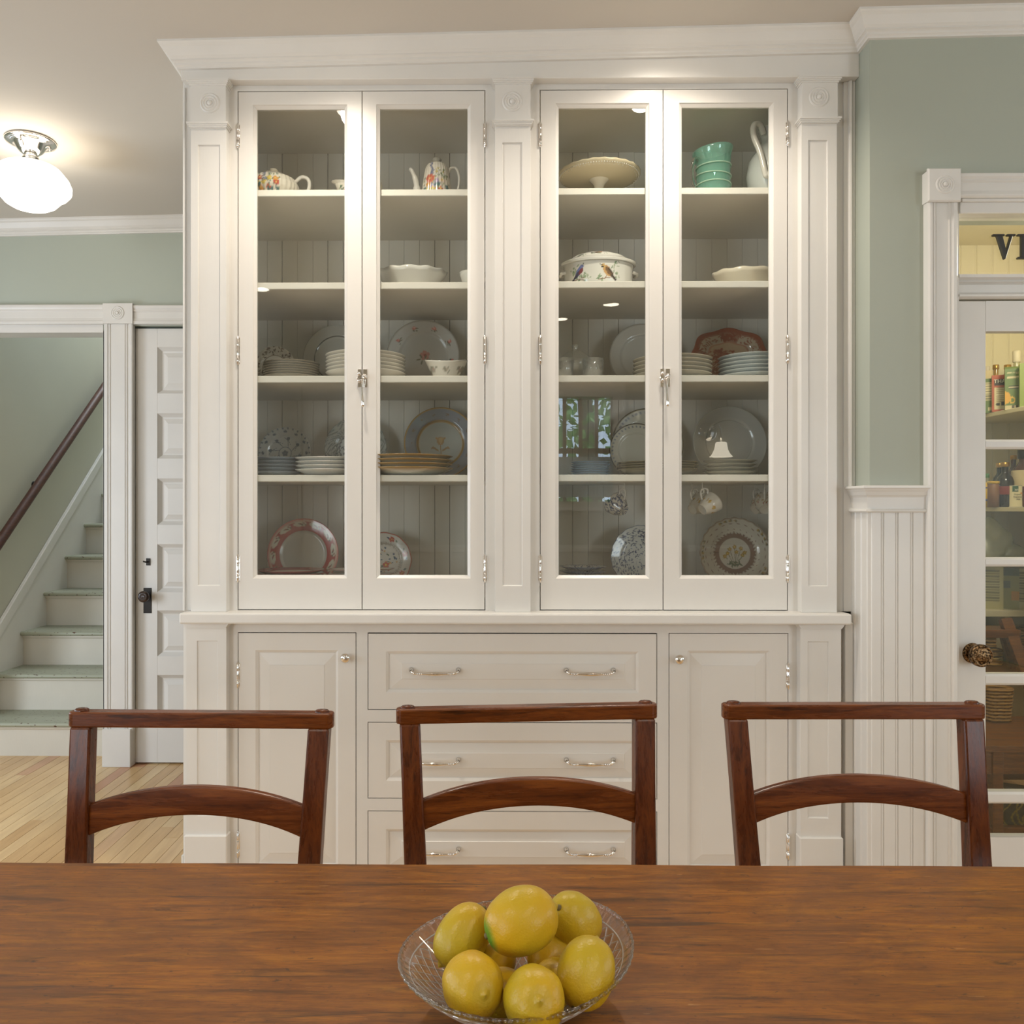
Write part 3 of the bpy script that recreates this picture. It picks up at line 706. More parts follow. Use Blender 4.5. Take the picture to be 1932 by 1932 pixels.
# ------------------------------------------------------------------ staircase
SX = -2.755; SR = OX1+.02; YS1 = 4.30
zt = [CZ - B*(YS1+(i+1)*.25)/F for i, B in enumerate((381, 295.5, 220.5, 150, 84.8, 27, -28, -80, -128, -172))]
st = thing('staircase', 'steep painted staircase with worn green treads climbing beyond the hall opening', 'staircase', (SX+.4, YS1, 0))
tm = NT('worn_green_tread_paint'); v = tm.obj(); ch = tm.noise(tm.obj((9, 14, 14)), 5.5, 2)
tm.set(base=tm.mix(tm.ramp(ch, [(.66, (0,0,0)), (.67, (1,1,1))]), lin((156, 158, 138)), lin((84, 58, 42))), rough=.45); tm.bump(tm.noise(v, 14, 3), .15, .002); tm = tm.m
riserm = paint('riser_paint', (206, 200, 186), .5, .05, 6, .25)
pz = 0
for i, z in enumerate(zt):
    yf = YS1+i*.25
    obj('riser', MB().box(SX, SR, yf, yf+.016, pz, z-.024), riserm, st)
    obj('cove_moulding', MB().prism([(yf, z-.044), (yf-.004, z-.043), (yf-.008, z-.036), (yf-.014, z-.034), (yf-.014, z-.024), (yf, z-.024)][::-1], 'x', SX+.012, SR), riserm, st)
    n = 8; r = .012; arc = [(yf-.034+r-r*math.sin(PI*k/n), z-r+r*math.cos(PI*k/n)) for k in range(n+1)]
    obj('tread', MB().prism([(yf+.262, z)] + arc + [(yf+.262, z-.024)], 'x', SX+.004, SR), tm, st)
    pz = z
sl = .857
def skirt(y): return .978 + (y-4.985)*sl
obj('skirt_board', MB().prism([(4.28, 0), (4.28, skirt(4.28)), (7, skirt(7)), (7, 1.6), (5.4, .5)][::-1], 'x', SX+.001, SX+.012), white, st)
obj('skirt_cap', MB().prism([(4.28, skirt(4.28)-.03), (4.28, skirt(4.28)+.05), (7, skirt(7)+.05), (7, skirt(7)-.03)][::-1], 'x', SX+.001, SX+.024), white, st, bevel=.004)
struct('wall_stair_left', MB().box(SX-.12, SX, YH+.12, 8, -.05, 5.2), plaster)
struct('wall_stair_right', MB().box(SR+.02, SR+.12, YH+.12, 8, 0, 5.2), plaster)
struct('wall_stair_end', MB().box(SX, SR, 7.9, 8, 0, 5.2), plaster)
struct('ceiling_stair', MB().box(SX-.1, SR+.1, YH+.12, 8, 5.2, 5.3), plaster)
hr = thing('handrail', 'dark wooden handrail sloping up the stairwell wall', 'handrail', (SX+.06, 4.3, .9))
yy = np.linspace(4.25, 6.6, 14)
def hrz(y): return 1.143 + (y-4.508)*.842
obj('rail', MB().tube([(SX+.065, y, hrz(y)) for y in yy], .027, 14), railwood, hr)
for y in (4.93, 6.2):
    obj('bracket', MB().tube([(SX, y, hrz(y)-.055), (SX+.045, y, hrz(y)-.06), (SX+.062, y, hrz(y)-.03)], .007, 8).lathe([(.0004, .006), (.022, .004), (.024, 0)], (SX, y, hrz(y)-.055), 16, axis='x'), iron, hr)

# ------------------------------------------------------------------ hall ceiling lamp
Yl = 3.32; lx = px_x(58, Yl); lzc = zc(lx, Yl)
hl = thing('ceiling_lamp', 'lit white schoolhouse globe ceiling lamp on a nickel canopy', 'lamp', (lx, Yl, lzc))
obj('canopy', MB().lathe([(.0005, -.001), (.094, 0), (.096, -.004), (.094, -.008), (.082, -.010), (.070, -.012), (.060, -.018), (.048, -.040), (.034, -.052), (.026, -.056), (.0005, -.056)], (lx, Yl, lzc), 40), chrome, hl)
zg = lzc-.056
obj('neck', MB().lathe([(.022, 0), (.022, -.006), (.030, -.010), (.032, -.018), (.028, -.020), (.030, -.024), (.030, -.034), (.046, -.038), (.048, -.046), (.04, -.048)], (lx, Yl, zg), 32), chrome, hl)
for a in (.5, 2.6, 4.7): obj('thumb_screw', MB().tube([(lx+.07*math.cos(a), Yl+.07*math.sin(a), lzc-.012), (lx+.07*math.cos(a), Yl+.07*math.sin(a), lzc-.03)], .004, 8), chrome, hl)
gp = [(.042, -.040), (.062, -.046), (.100, -.052), (.112, -.060), (.124, -.074), (.142, -.096), (.152, -.120), (.150, -.142), (.136, -.160), (.118, -.172), (.108, -.184), (.094, -.200), (.070, -.214), (.036, -.222), (.0005, -.224)]
obj('glass_globe', MB().lathe(gp, (lx, Yl, zg), 48), emis('glowing_milk_glass', (1, .90, .74), 6.5), hl)


dup(hl, (3.80, -.96, zc(3.8, -.96)), label='second lit schoolhouse globe lamp, behind the camera, mirrored in the pantry door')
# ------------------------------------------------------------------ recessed ceiling lamps
can_em = emis('lamp_lens_glow', (1, .86, .68), 14)
clab = ['left recessed ceiling lamp close to the glass cabinet', 'right recessed ceiling lamp close to the glass cabinet', 'recessed ceiling lamp near the left side wall', 'recessed ceiling lamp before the far window, nearer the table', 'recessed ceiling lamp close above the far window', 'recessed ceiling lamp above the left half of the table', 'recessed ceiling lamp above the right half of the table']
for (x, y, e), lb in zip(CANS, clab):
    z = zc(x, y); t = thing('recessed_ceiling_lamp', lb, 'lamp', (x, y, z), 'recessed ceiling lamps')
    obj('trim_ring', MB().lathe([(.085, -.001), (.085, -.004), (.080, -.006), (.066, -.003), (.064, -.001)], (x, y, z), 36), white, t)
    obj('lens', MB().lathe([(.066, -.0015), (.0005, -.002)], (x, y, z), 36), can_em, t)

# ------------------------------------------------------------------ upper glass-front cabinet
YI = Y0+.022                 # shelf fronts
YBK = 3.256                  # back boards
YP = Y0-.034                 # pilaster faces
YF = Y0-.04                  # frieze face
XA = px_x(360, YP); XE = px_x(1590, Y0)
zcnt = .956
CI0, CI1 = px_x(398, Y0), px_x(1556, Y0)
CM0, CM1 = px_x(924, Y0), px_x(1010, Y0)
D = {}
for k, (a, b, t, gx0, gx1) in {'LL': (450, 682.3, 174, 485, 650), 'LR': (684, 914, 173, 717, 882), 'RL': (1020, 1250.3, 170, 1054, 1218), 'RR': (1252, 1485, 168.5, 1286, 1451)}.items():
    D[k] = dict(x0=px_x(a, Y0), x1=px_x(b, Y0), z0=py_z(1150, Y0), z1=py_z(171.5, Y0), g0=px_x(gx0, Y0+.012), g1=px_x(gx1, Y0+.012), gz0=py_z(1085, Y0+.012), gz1=py_z(205, Y0+.012))
uc = thing('china_cabinet', 'tall white built-in cabinet with four glass doors full of dishes', 'cabinet', (0, Y0, zcnt))
zft = py_z(148, YF)
doz0, doz1 = D['LL']['z0']-.004, D['LL']['z1']+.004
m = MB()
def fbox(m, x0, x1, z0, z1, y0=Y0, y1=Y0+.022): return m.box(x0, x1, y0, y1, z0, z1)
fbox(m, XA, D['LL']['x0']-.003, zcnt, zft+.03); fbox(m, D['LR']['x1']+.003, D['RL']['x0']-.003, zcnt, zft+.03); fbox(m, D['RR']['x1']+.003, XE, zcnt, zft+.03)
for a, b in (('LL', 'LR'), ('RL', 'RR')):
    fbox(m, D[a]['x0']-.003, D[b]['x1']+.003, doz1-.001, zft+.03); fbox(m, D[a]['x0']-.003, D[b]['x1']+.003, zcnt, doz0+.001)
obj('face_frame', m, white, uc)
m = MB().box(XA, CI0, Y0+.022, YBK+.03, zcnt, 2.79).box(CI1, XE, Y0+.022, YBK+.03, zcnt, 2.79).box(CM0+.03, CM1-.03, Y0+.022, YBK, zcnt, 2.73)
obj('side_panel', m, inner, uc)
obj('cabinet_ceiling', MB().box(CI0, CI1, Y0+.022, YBK, 2.71, 2.73), inner, uc)
obj('cabinet_bottom', MB().box(CI0, CI1, Y0+.022, YBK, zcnt, .995), inner, uc)
fr = MB(); 
fr.add([(XL, YF, zft), (XCR, YF, zft), (XCR, Y0+.0, zft), (XL, Y0+.0, zft)] + [(x, y, zc(x, y)-.06) for x, y in ((XL, YF), (XCR, YF), (XCR, Y0), (XL, Y0))],
       [(0,3,2,1), (4,5,6,7), (0,1,5,4), (1,2,6,5), (2,3,7,6), (3,0,4,7)])
fr.box(XL, XA+.02, Y0, 3.36, zft, 2.80)
obj('frieze', fr, white, uc, bevel=.0015)
obj('backing_panel', MB().box(XA, XE, YBK+.012, YBK+.03, zcnt, 2.79), plain('deep_board_gap', (70, 64, 54), .8), uc)
rb = random.Random(3); x = CI0-.002
while x < CI1-.01:
    w = .0612 if rb.random() < .8 else .0595
    gap = rb.choice([.0005, .0006, .0008, .0020, .0007, .0016])
    x2 = min(x+w, CI1)
    yy_ = YBK + rb.uniform(-.001, .001)
    obj('back_board', MB().prism([(x, yy_+.012), (x, yy_+.001), (x+.0015, yy_), (x2-gap-.0015, yy_), (x2-gap, yy_+.001), (x2-gap, yy_+.012)][::-1], 'z', .995, 2.71), inner, uc)
    x += w
shelfz = [2.387, 2.070, 1.753, 1.4156]
for k, z in enumerate(shelfz):
    for side, (a, b) in enumerate(((CI0, CM0+.03), (CM1-.03, CI1))):
        dz = [(.0, .004), (.002, 0.006), (0, 0.001), (0, .001)][k][side]
        obj('shelf', MB().box(a, b, YI, YBK, z+dz*.5-.023, z+dz*.5), white if 0 else inner, uc, bevel=.002)
# pilasters
def pilaster(nm, x0, x1, px0, px1, parent, zb, zt_, pz0, pz1, Yp=YP, plinth=None):
    m = MB().loops([(x0, x1, zb, zt_, Y0), (x0, x1, zb, zt_, Yp), (px0, px1, pz0, pz1, Yp), (px0+.001, px1-.001, pz0+.001, pz1-.001, Yp+.005)])
    return obj(nm, m, white, parent, bevel=.001)
for (a, b, c, d, rc, ry, tp) in ((360, 427, 373.5, 415, 396, 192, 0), (934, 1001, 948, 985.5, 966.5, 192, -2), (1512, 1579, 1525, 1561.5, 1545, 186, -4)):
    x0, x1 = px_x(a, YP), px_x(b, YP)
    p = pilaster('pilaster', x0, x1, px_x(c, YP), px_x(d, YP), uc, zcnt, py_z(236, YP), py_z(1105, YP), py_z(271+tp, YP))
    yb = YP-.006; m = MB().box(x0, x1, yb, Y0, py_z(234+tp/2, yb), zft)
    obj('rosette_block', m, white, p); rosette(p, px_x(rc, yb), py_z(ry, yb), yb, .034, white)
    def cap(z_top, outs, nm):
        mm = MB(); z = z_top
        for (o, h) in outs:
            mm.box(x0-o, x1+o, yb-o, Y0, z-h, z); z -= h
        obj(nm, mm, white, p)
    cap(zft, [(.013, .006), (.010, .005), (.007, .004), (.003, .005)], 'cap_moulding')
    cap(py_z(229+tp, yb), [(.010, .006), (.007, .004), (.004, .005), (.001, .003)], 'neck_moulding')
# left end casing strip and right end casing
end = struct('trim_6', MB().box(px_x(346, Y0), XA, Y0-.004, 3.36, zcnt, 2.76).box(px_x(347, Y0), px_x(350, Y0)+.002, Y0-.012, Y0, zcnt, 2.72), white, bevel=.0015)
m = MB().box(XE, px_x(1611, Y0)+.0, Y0-.008, Y0+.12, zcnt, zft).prism([(px_x(1597, Y0), Y0-.008), (px_x(1599, Y0), Y0-.018), (px_x(1603, Y0), Y0-.02), (px_x(1606, Y0), Y0-.012), (px_x(1611, Y0), Y0-.012), (px_x(1611, Y0), Y0-.004)], 'z', zr_t, zft)
struct('trim_7', m, white, bevel=.0015)
# glass doors
def hinge(m_x, za, zb, y, parent):
    z0, z1 = min(za, zb), max(za, zb)
    mb = MB().lathe([(.0004, z0-.006), (.003, z0-.004), (.0025, z0-.001), (.0042, z0), (.0042, z0+(z1-z0)*.3), (.0038, z0+(z1-z0)*.3), (.0042, z0+(z1-z0)*.32), (.0042, z0+(z1-z0)*.66), (.0038, z0+(z1-z0)*.67), (.0042, z0+(z1-z0)*.69), (.0042, z1), (.0025, z1+.001), (.003, z1+.004), (.0004, z1+.006)], (m_x, y-.004, 0), 12)
    mb.box(m_x-.006, m_x+.006, y-.001, y+.002, z0, z1)
    obj('hinge', mb, chrome, parent)
hz = [(234, 276), (636, 685), (1049, 1096)]
for k, d in D.items():
    x0, x1, z0, z1, a, b, c, e = (d[q] for q in ('x0', 'x1', 'z0', 'z1', 'g0', 'g1', 'gz0', 'gz1'))
    bv = .011
    m = MB().loops([(x0, x1, z0, z1, Y0+.021), (x0, x1, z0, z1, Y0), (a-bv, b+bv, c-bv, e+bv, Y0), (a-bv*.8, b+bv*.8, c-bv*.8, e+bv*.8, Y0+.004), (a, b, c, e, Y0+.012), (a, b, c, e, Y0+.021)], close=True)
    dr = obj('glass_door', m, doorpaint, uc)
    obj('glass_pane', MB().box(a-.002, b+.002, Y0+.0145, Y0+.0172, c-.002, e+.002), pane_m, dr)
    hx = x0-.0015 if k in ('LL', 'RL') else x1+.0015
    for (p, q) in hz: hinge(hx, py_z(p, Y0), py_z(q, Y0), Y0, dr)
def latch(pxc, parent):
    cx = px_x(pxc, Y0); z = lambda p: py_z(p, Y0-.02)
    m = MB().box(cx-.014, cx-.003, Y0-.006, Y0, z(729), z(695)).box(cx+.004, cx+.017, Y0-.006, Y0, z(729), z(695))
    m.sphere((cx-.009, Y0-.014, z(704)), .006, 12, 8).sphere((cx-.016, Y0-.010, z(713)), .004, 10, 6).sphere((cx-.009, Y0-.016, z(717)), .006, 12, 8)
    m.tube([(cx-.009, Y0-.012, z(717)), (cx+.008, Y0-.014, z(715))], .003, 8)
    m.lathe([(.0085, 0), (.0085, .010), (.0065, .014), (.0004, .018)], (cx+.009, Y0-.006, z(709)), 20, axis='y')
    m.tube([(cx+.009, Y0-.018, z(709)), (cx+.005, Y0-.022, z(716)), (cx+.003, Y0-.024, z(728)), (cx+.003, Y0-.024, z(740)), (cx+.005, Y0-.025, z(755)), (cx+.006, Y0-.025, z(764)), (cx+.006, Y0-.025, z(768))], [.0045, .0045, .0032, .003, .0045, .006, .003], 12)
    obj('latch', m, chrome, parent)
doors = [o for o in uc.children if o.name.startswith('glass_door')]
latch(683.5, doors[1]); latch(1253.5, doors[3])

# ------------------------------------------------------------------ counter ledge
YC = Y0-.075
m = MB().box(px_x(337, YC), px_x(1608, YC), YC, Y0+.3, .956-.0355, .956)
tag(obj('counter_ledge', m, white, loc=(0, YC, .956), bevel=.006, seg=2), 'thick white painted ledge between the glass cabinet and the drawers', 'countertop')

# ------------------------------------------------------------------ base cabinet
bc = thing('base_cabinet', 'white built-in base cabinet with three wide drawers and two panelled doors', 'cabinet', (0, Y0, 0))
zc0 = .956-.0355
XB0, XB1 = px_x(346, Y0), px_x(1611, Y0)
bd = [(px_x(450, Y0), px_x(671, Y0), 'd', 0), (px_x(1263, Y0), px_x(1486, Y0), 'd', 1)]
dw0, dw1 = px_x(695, Y0), px_x(1238.5, Y0)
dzs = [(py_z(1338.5, Y0), py_z(1196, Y0)), (py_z(1506, Y0), py_z(1364, Y0)), (.028, py_z(1531.5, Y0))]
dtop = py_z(1195, Y0); g = .0025
m = MB()
m.box(XB0, bd[0][0]-g, Y0, Y0+.02, 0, zc0).box(bd[0][1]+g, dw0-g, Y0, Y0+.02, 0, zc0).box(dw1+g, bd[1][0]-g, Y0, Y0+.02, 0, zc0).box(bd[1][1]+g, XB1, Y0, Y0+.02, 0, zc0)
for a, b in ((bd[0][0], bd[0][1]), (dw0, dw1), (bd[1][0], bd[1][1])):
    m.box(a-g, b+g, Y0, Y0+.02, dtop+g, zc0).box(a-g, b+g, Y0, Y0+.02, 0, .028-g)
m.box(dw0-g, dw1+g, Y0, Y0+.02, dzs[0][0]-g, dzs[1][1]+g).box(dw0-g, dw1+g, Y0, Y0+.02, dzs[1][0]-g, dzs[2][1]+g)
obj('face_frame', m, white, bc)
obj('side_panel', MB().box(XB0, XB0+.02, Y0+.02, 3.3, 0, zc0).box(XB1-.02, XB1, Y0+.02, 3.3, 0, zc0), white, bc)
obj('gap_shade_sheet', MB().box(XB0+.02, XB1-.02, Y0+.05, Y0+.06, 0, zc0), dark, bc)  # dark sheet close behind the fronts, colouring the shade in their gaps
def panelfront(x0, x1, z0, z1, p0, p1, q0, q1, r0, r1, s0, s1, name, parent):
    """outer rect, panel opening (p,q), raised field (r,s)"""
    y = Y0
    m = MB().loops([(x0, x1, z0, z1, y+.02), (x0, x1, z0, z1, y), (p0, p1, q0, q1, y), (p0+.003, p1-.003, q0+.003, q1-.003, y+.002), (p0+.009, p1-.009, q0+.009, q1-.009, y+.006), (p0+.0095, p1-.0095, q0+.0095, q1-.0095, y+.0095),
                    (r0, r1, s0, s1, y+.0035), (r0+.0012, r1-.0012, s0+.0012, s1-.0012, y+.002)])
    return obj(name, m, doorpaint, parent)
for k, (x0, x1, _, rt) in enumerate(bd):
    o = (0, 811)[k]
    p = [px_x(v+o, Y0) for v in (482, 638, 508, 612)] if not k else [px_x(v, Y0) for v in (1297, 1452, 1324, 1426)]
    d = panelfront(x0, x1, .028, dtop, p[0], p[1], .09, py_z(1227, Y0), p[2], p[3], .135, py_z(1255, Y0), 'cabinet_door', bc)
    kx = px_x((651.5, 1282)[k], Y0-.02); kz = py_z((1242, 1243.5)[k], Y0-.02)
    obj('knob', MB().lathe([(.010, 0), (.010, .002), (.0055, .005), (.0055, .012), (.010, .015), (.0155, .020), (.0165, .025), (.014, .030), (.008, .033), (.0004, .034)], (kx, Y0, kz), 24, axis='y'), chrome, d)
    hx = x0-.0015 if not k else x1+.0015
    for a, b in ((1252, 1296), (1571, 1617)): hinge(hx, py_z(a, Y0), py_z(b, Y0), Y0, d)
def pull(cx, cz, parent):
    m = MB(); y = Y0; L = .079
    for s in (-1, 1):
        m.lathe([(.0085, 0), (.0085, .002), (.007, .004), (.0085, .006), (.005, .009), (.004, .018)], (cx+s*L, y, cz+.005), 14, axis='y')
        m.tube([(cx+s*L, y-.014, cz+.005), (cx+s*(L-.003), y-.022, cz+.002), (cx+s*(L-.012), y-.025, cz-.003), (cx+s*(L-.020), y-.025, cz-.004)], [.0045, .005, .004, .0038], 10)
        for q in (.024, .030): m.lathe([(.003, -.002), (.0062, -.001), (.0062, .001), (.003, .002)], (cx+s*(L-q), y-.025, cz-.004), 12, axis='x')
    pts = [(cx+u*(L-.030), y-.025, cz-.004) for u in np.linspace(-1, 1, 13)]
    m.tube(pts, [.0038+.0034*math.cos(u*PI/2)**2 for u in np.linspace(-1, 1, 13)], 12)
    obj('pull_handle', m, chrome, parent)
fields = [(py_z(1307, Y0), py_z(1229, Y0), py_z(1282, Y0), py_z(1252, Y0)), (py_z(1474, Y0), py_z(1397, Y0), py_z(1450, Y0), py_z(1421, Y0)), (py_z(1641, Y0), py_z(1565, Y0), py_z(1618, Y0), py_z(1588, Y0))]
for k, (z0, z1) in enumerate(dzs):
    f = fields[k]
    d = panelfront(dw0, dw1, z0, z1, px_x(728, Y0), px_x(1205, Y0), f[0], f[1], px_x(757, Y0), px_x(1179, Y0), f[2], f[3], 'drawer', bc)
    for pxc in (820, 1114): pull(px_x(pxc, Y0-.02), py_z((1269, 1439, 1609)[k], Y0-.02), d)
obj('filler_strip', MB().box(px_x(1589, Y0), px_x(1604, Y0), Y0-.024, Y0, 0, zc0), white, bc, bevel=.002)
for (a, b, c, d_) in ((351, 427, 371.5, 410.5), (1510, 1587, 1524, 1563)):
    x0, x1 = px_x(a, YP), px_x(b, YP)
    p = pilaster('base_pilaster', x0, x1, px_x(c, YP), px_x(d_, YP), bc, 0, zc0, py_z(1541, YP), py_z(1210, YP))
    obj('cap_moulding', MB().prism([(x0-.009, zc0), (x1+.009, zc0), (x1+.008, zc0-.006), (x1, zc0-.017), (x0, zc0-.017), (x0-.008, zc0-.006)][::-1], 'y', YP-.008, Y0), white, p)
    obj('plinth', MB().box(x0-.004, x1+.004, YP-.010, Y0, 0, py_z(1579, YP-.01)), white, p, bevel=.003)
struct('baseboard_left', MB().box(px_x(343, Y0), XB0+.004, Y0-.006, 3.3, 0, .13), white, bevel=.002)
# wall that carries the cabinet, closed at its hall end
struct('wall_cabinet', MB().box(px_x(352, Y0+.1), XW1, 3.30, 3.40, 0, 3.0) if False else MB().box(px_x(347, 3.3)+.04, 1.60, 3.30, 3.38, 0, 2.85), teal)
struct('wall_left', MB().box(XW0-.1, XW0, YB, YH, 0, 3.1), teal)
struct('wall_far_right', MB().box(4.4, 4.5, YB, YR, 0, 3.2), teal)

# ------------------------------------------------------------------ table
zt_ = .794
tb = thing('dining_table', 'long worn brown wooden table in the foreground holding the lemon bowl', 'table', (.1, .62, 0))
ye = 1.176
m = MB()
# the top, one worn slab with a gently worn far edge
n = 60; xs_ = np.linspace(-1.35, 1.45, n+1); rr = random.Random(5); vs = []; fs = []
for i, x in enumerate(xs_):
    e = ye + .004*math.sin(x*2.1) + .0012*math.sin(x*13) + (x+.2)*-.006
    for (y, z) in ((.15, zt_), (e-.006, zt_), (e-.002, zt_-.002), (e, zt_-.007), (e-.001, zt_-.030), (e-.006, zt_-.033), (.15, zt_-.033)): vs.append((x, y, z))
k = 7
for i in range(n):
    for j in range(k): fs.append((i*k+j, (i+1)*k+j, (i+1)*k+(j+1) % k, i*k+(j+1) % k))
fs += [tuple(range(k))[::-1], tuple(n*k+j for j in range(k))]
m.add(vs, fs); obj('tabletop', m, tablewood, tb)
obj('apron', MB().box(-1.2, 1.3, ye-.14, ye-.115, zt_-.14, zt_-.033).box(-1.2, 1.3, .27, .295, zt_-.14, zt_-.033).box(-1.2, -1.175, .29, ye-.13, zt_-.14, zt_-.033).box(1.275, 1.3, .29, ye-.13, zt_-.14, zt_-.033), tablewood, tb, bevel=.002)
for x in (-1.23, 1.33):
    for y in (.26, ye-.10):
        obj('leg', MB().box(x-.035, x+.035, y-.035, y+.035, zt_-.15, zt_-.034).lathe([(.035, zt_-.15), (.024, zt_-.17), (.034, zt_-.19), (.036, zt_-.3), (.022, .12), (.028, .10), (.024, .05), (.018, 0)], (x, y, 0), 20), tablewood, tb)

# ------------------------------------------------------------------ chairs
seatm = wood('chair_seat_wood', (70, 34, 16), (98, 52, 24), (124, 70, 34), 'x', 2, .35, .4)
def make_chair(label, loc, rz, w=.50, seed=0):
    r = random.Random(seed)
    t = thing('dining_chair', label, 'chair', (0,0,0), 'dining chairs along the far side of the table')
    H = .924; hw = w/2; yb = .0
    # back posts: origin under the top rail; seat toward -y
    def postpos(s, z):   # centre of post
        k = (H-.027-z)
        return Vector((s*(hw-.026-.045*k*.9), -.15*k, z))
    for s in (-1, 1):
        zs = [0, .2, .42, .5, .65, .78, H-.027]; rows_ = []
        mb = MB(); vs = []
        for z in zs:
            c = postpos(s, z)
            if z < .42: c.y = postpos(s, .42).y + (.42-z)*.10; c.x = postpos(s, .42).x
            wd = .0195 if z > .7 else .0205; dp = .016 + (.010 if z < .6 else 0)*(1-min(z, .6)/.6+.4)
            for a, b in ((-1,-1), (1,-1), (1,1), (-1,1)): vs.append((c.x+a*wd, c.y+b*dp, z))
        fs = [(0,3,2,1), tuple(4*(len(zs)-1)+j for j in range(4))]
        for i in range(len(zs)-1):
            for j in range(4): fs.append((4*i+j, 4*i+(j+1) % 4, 4*i+4+(j+1) % 4, 4*i+4+j))
        mb.add(vs, fs)
        p = obj('back_post', mb, chairwood_z, t, bevel=.004, seg=2)
        obj('tenon_peg', MB().lathe([(.0125, H-.002), (.0125, H+.002), (.010, H+.0045), (.0004, H+.005)], (s*(hw-.022), .001, 0), 12, None, 1.1, .8), chairwood_z, p)
    # top rail: flat cap with rounded ends
    def rr_poly(x0, x1, y0, y1, r_, n=6):
        out = []
        for cx, cy, a0 in ((x1-r_, y0+r_, -PI/2), (x1-r_, y1-r_, 0), (x0+r_, y1-r_, PI/2), (x0+r_, y0+r_, PI)):
            for k in range(n+1): a = a0+PI/2*k/n; out.append((cx+r_*math.cos(a), cy+r_*math.sin(a)))
        return out
    obj('top_rail', MB().prism(rr_poly(-hw, hw, -.014, .016, .012), 'z', H-.028, H), chairwood_x, t, bevel=.003, seg=2)
    # arched cross rail between the posts
    mb = MB(); n = 24; vs = []
    xa = postpos(1, .74).x-.012
    for i in range(n+1):
        u = -1+2*i/n; x = xa*u
        zt1 = .7905-.030*u*u-.0035*u**4; zb1 = .7405-.033*u*u-.0055*u**4
        for z, dy in ((zb1, 0), (zt1, 0)):
            yb_ = postpos(1, z).y + .006*(1-u*u)
            vs += [(x, yb_-.008, z), (x, yb_+.008, z)]
    for i in range(n):
        a = 4*i; b = a+4
        mb.f += [(a, b, b+2, a+2)[::1], (a+1, a+3, b+3, b+1), (a+2, b+2, b+3, a+3), (a, a+1, b+1, b)]; mb.sm += [False]*4
    mb.v = vs; mb.f += [(0, 2, 3, 1), (4*n, 4*n+1, 4*n+3, 4*n+2)]; mb.sm += [False]*2
    obj('arched_back_rail', mb, chairwood_x, t, bevel=.003, seg=2)
    ys1 = postpos(1, .42).y
    obj('seat', MB().prism([(-.165, ys1+.01), (-.20, ys1-.36), (-.185, ys1-.385), (.185, ys1-.385), (.20, ys1-.36), (.165, ys1+.01)], 'z', .425, .45), seatm, t, bevel=.006, seg=2)
    for s in (-1, 1):
        obj('front_leg', MB().lathe([(.015, 0), (.019, .12), (.020, .36), (.016, .425)], (s*.175, ys1-.35, 0), 16), chairwood_z, t)
        obj('side_stretcher', MB().tube([(s*.175, ys1-.35, .2), (s*.168, ys1+.0, .2)], .010, 10), chairwood_z, t)
    for z in (.16, .28): obj('front_stretcher', MB().tube([(-.172, ys1-.35, z), (.172, ys1-.35, z)], .010, 10), chairwood_x, t)
    t.location = loc; t.rotation_euler = (0, 0, rz)
    return t
c1 = ((px_x(123, 1.505)+px_x(628, 1.505))/2, 1.505)
make_chair('leftmost dark wooden chair, in front of the hall floor', (c1[0], c1[1]+.014, 0), -.015, px_x(628, 1.505)-px_x(123, 1.505), 1)
make_chair('middle dark wooden chair, set slightly askew before the drawers', (px_x(997, 1.557), 1.557+.014, 0), .095, .502, 2)
make_chair('rightmost dark wooden chair, in front of the wainscot and pantry door', (px_x(1615, 1.58), 1.58+.014, 0), .012, px_x(1865, 1.58)-px_x(1365, 1.58), 3)

# ------------------------------------------------------------------ painted china
WH = hexc((224, 218, 206)); 
class Brush:
    def __init__(s, u, v, base): s.u = np.asarray(u); s.v = np.asarray(v); s.c = np.tile(np.array(base, float), (len(s.u), 1)); s.r = np.hypot(s.u, s.v); s.a = np.arctan2(s.v, s.u)
    def put(s, m, c, op=1.0):
        c = hexc(c) if not isinstance(c, np.ndarray) else c
        s.c[m] = s.c[m]*(1-op) + c*op
    def ring(s, r0, r1, c, op=1.0): s.put((s.r > r0) & (s.r < r1), c, op)
    def ell(s, x, y, rx, ry, c, rot=0, op=1.0, inside=None):
        dx = s.u-x; dy = s.v-y; p = dx*math.cos(rot)+dy*math.sin(rot); q = -dx*math.sin(rot)+dy*math.cos(rot)
        m = (p/rx)**2+(q/ry)**2 < 1
        if inside is not None: m &= inside
        s.put(m, c, op)
    def line(s, x0, y0, x1, y1, w, c):
        d = np.array([x1-x0, y1-y0]); L = max(1e-6, (d**2).sum()); t = np.clip(((s.u-x0)*d[0]+(s.v-y0)*d[1])/L, 0, 1)
        s.put(np.hypot(s.u-x0-t*d[0], s.v-y0-t*d[1]) < w, c)
    def flower(s, x, y, r, c, cc=(220, 190, 90), n=5, op=1):
        for k in range(n): a = 2*PI*k/n+.4; s.ell(x+r*.55*math.cos(a), y+r*.55*math.sin(a), r*.5, r*.42, c, a, op)
        s.ell(x, y, r*.3, r*.3, cc)
    def sprigs(s, rnd, n, fn, cols, sz, mask=None):
        for _ in range(n):
            x, y = fn(rnd); c = rnd.choice(cols); a = rnd.uniform(0, PI)
            s.ell(x, y, sz*rnd.uniform(.5, 1.2), sz*rnd.uniform(.25, .6), c, a, inside=mask)
def polar(r0, r1):
    def f(rnd):
        r = math.sqrt(rnd.uniform(r0*r0, r1*r1)); a = rnd.uniform(0, 2*PI); return r*math.cos(a), r*math.sin(a)
    return f
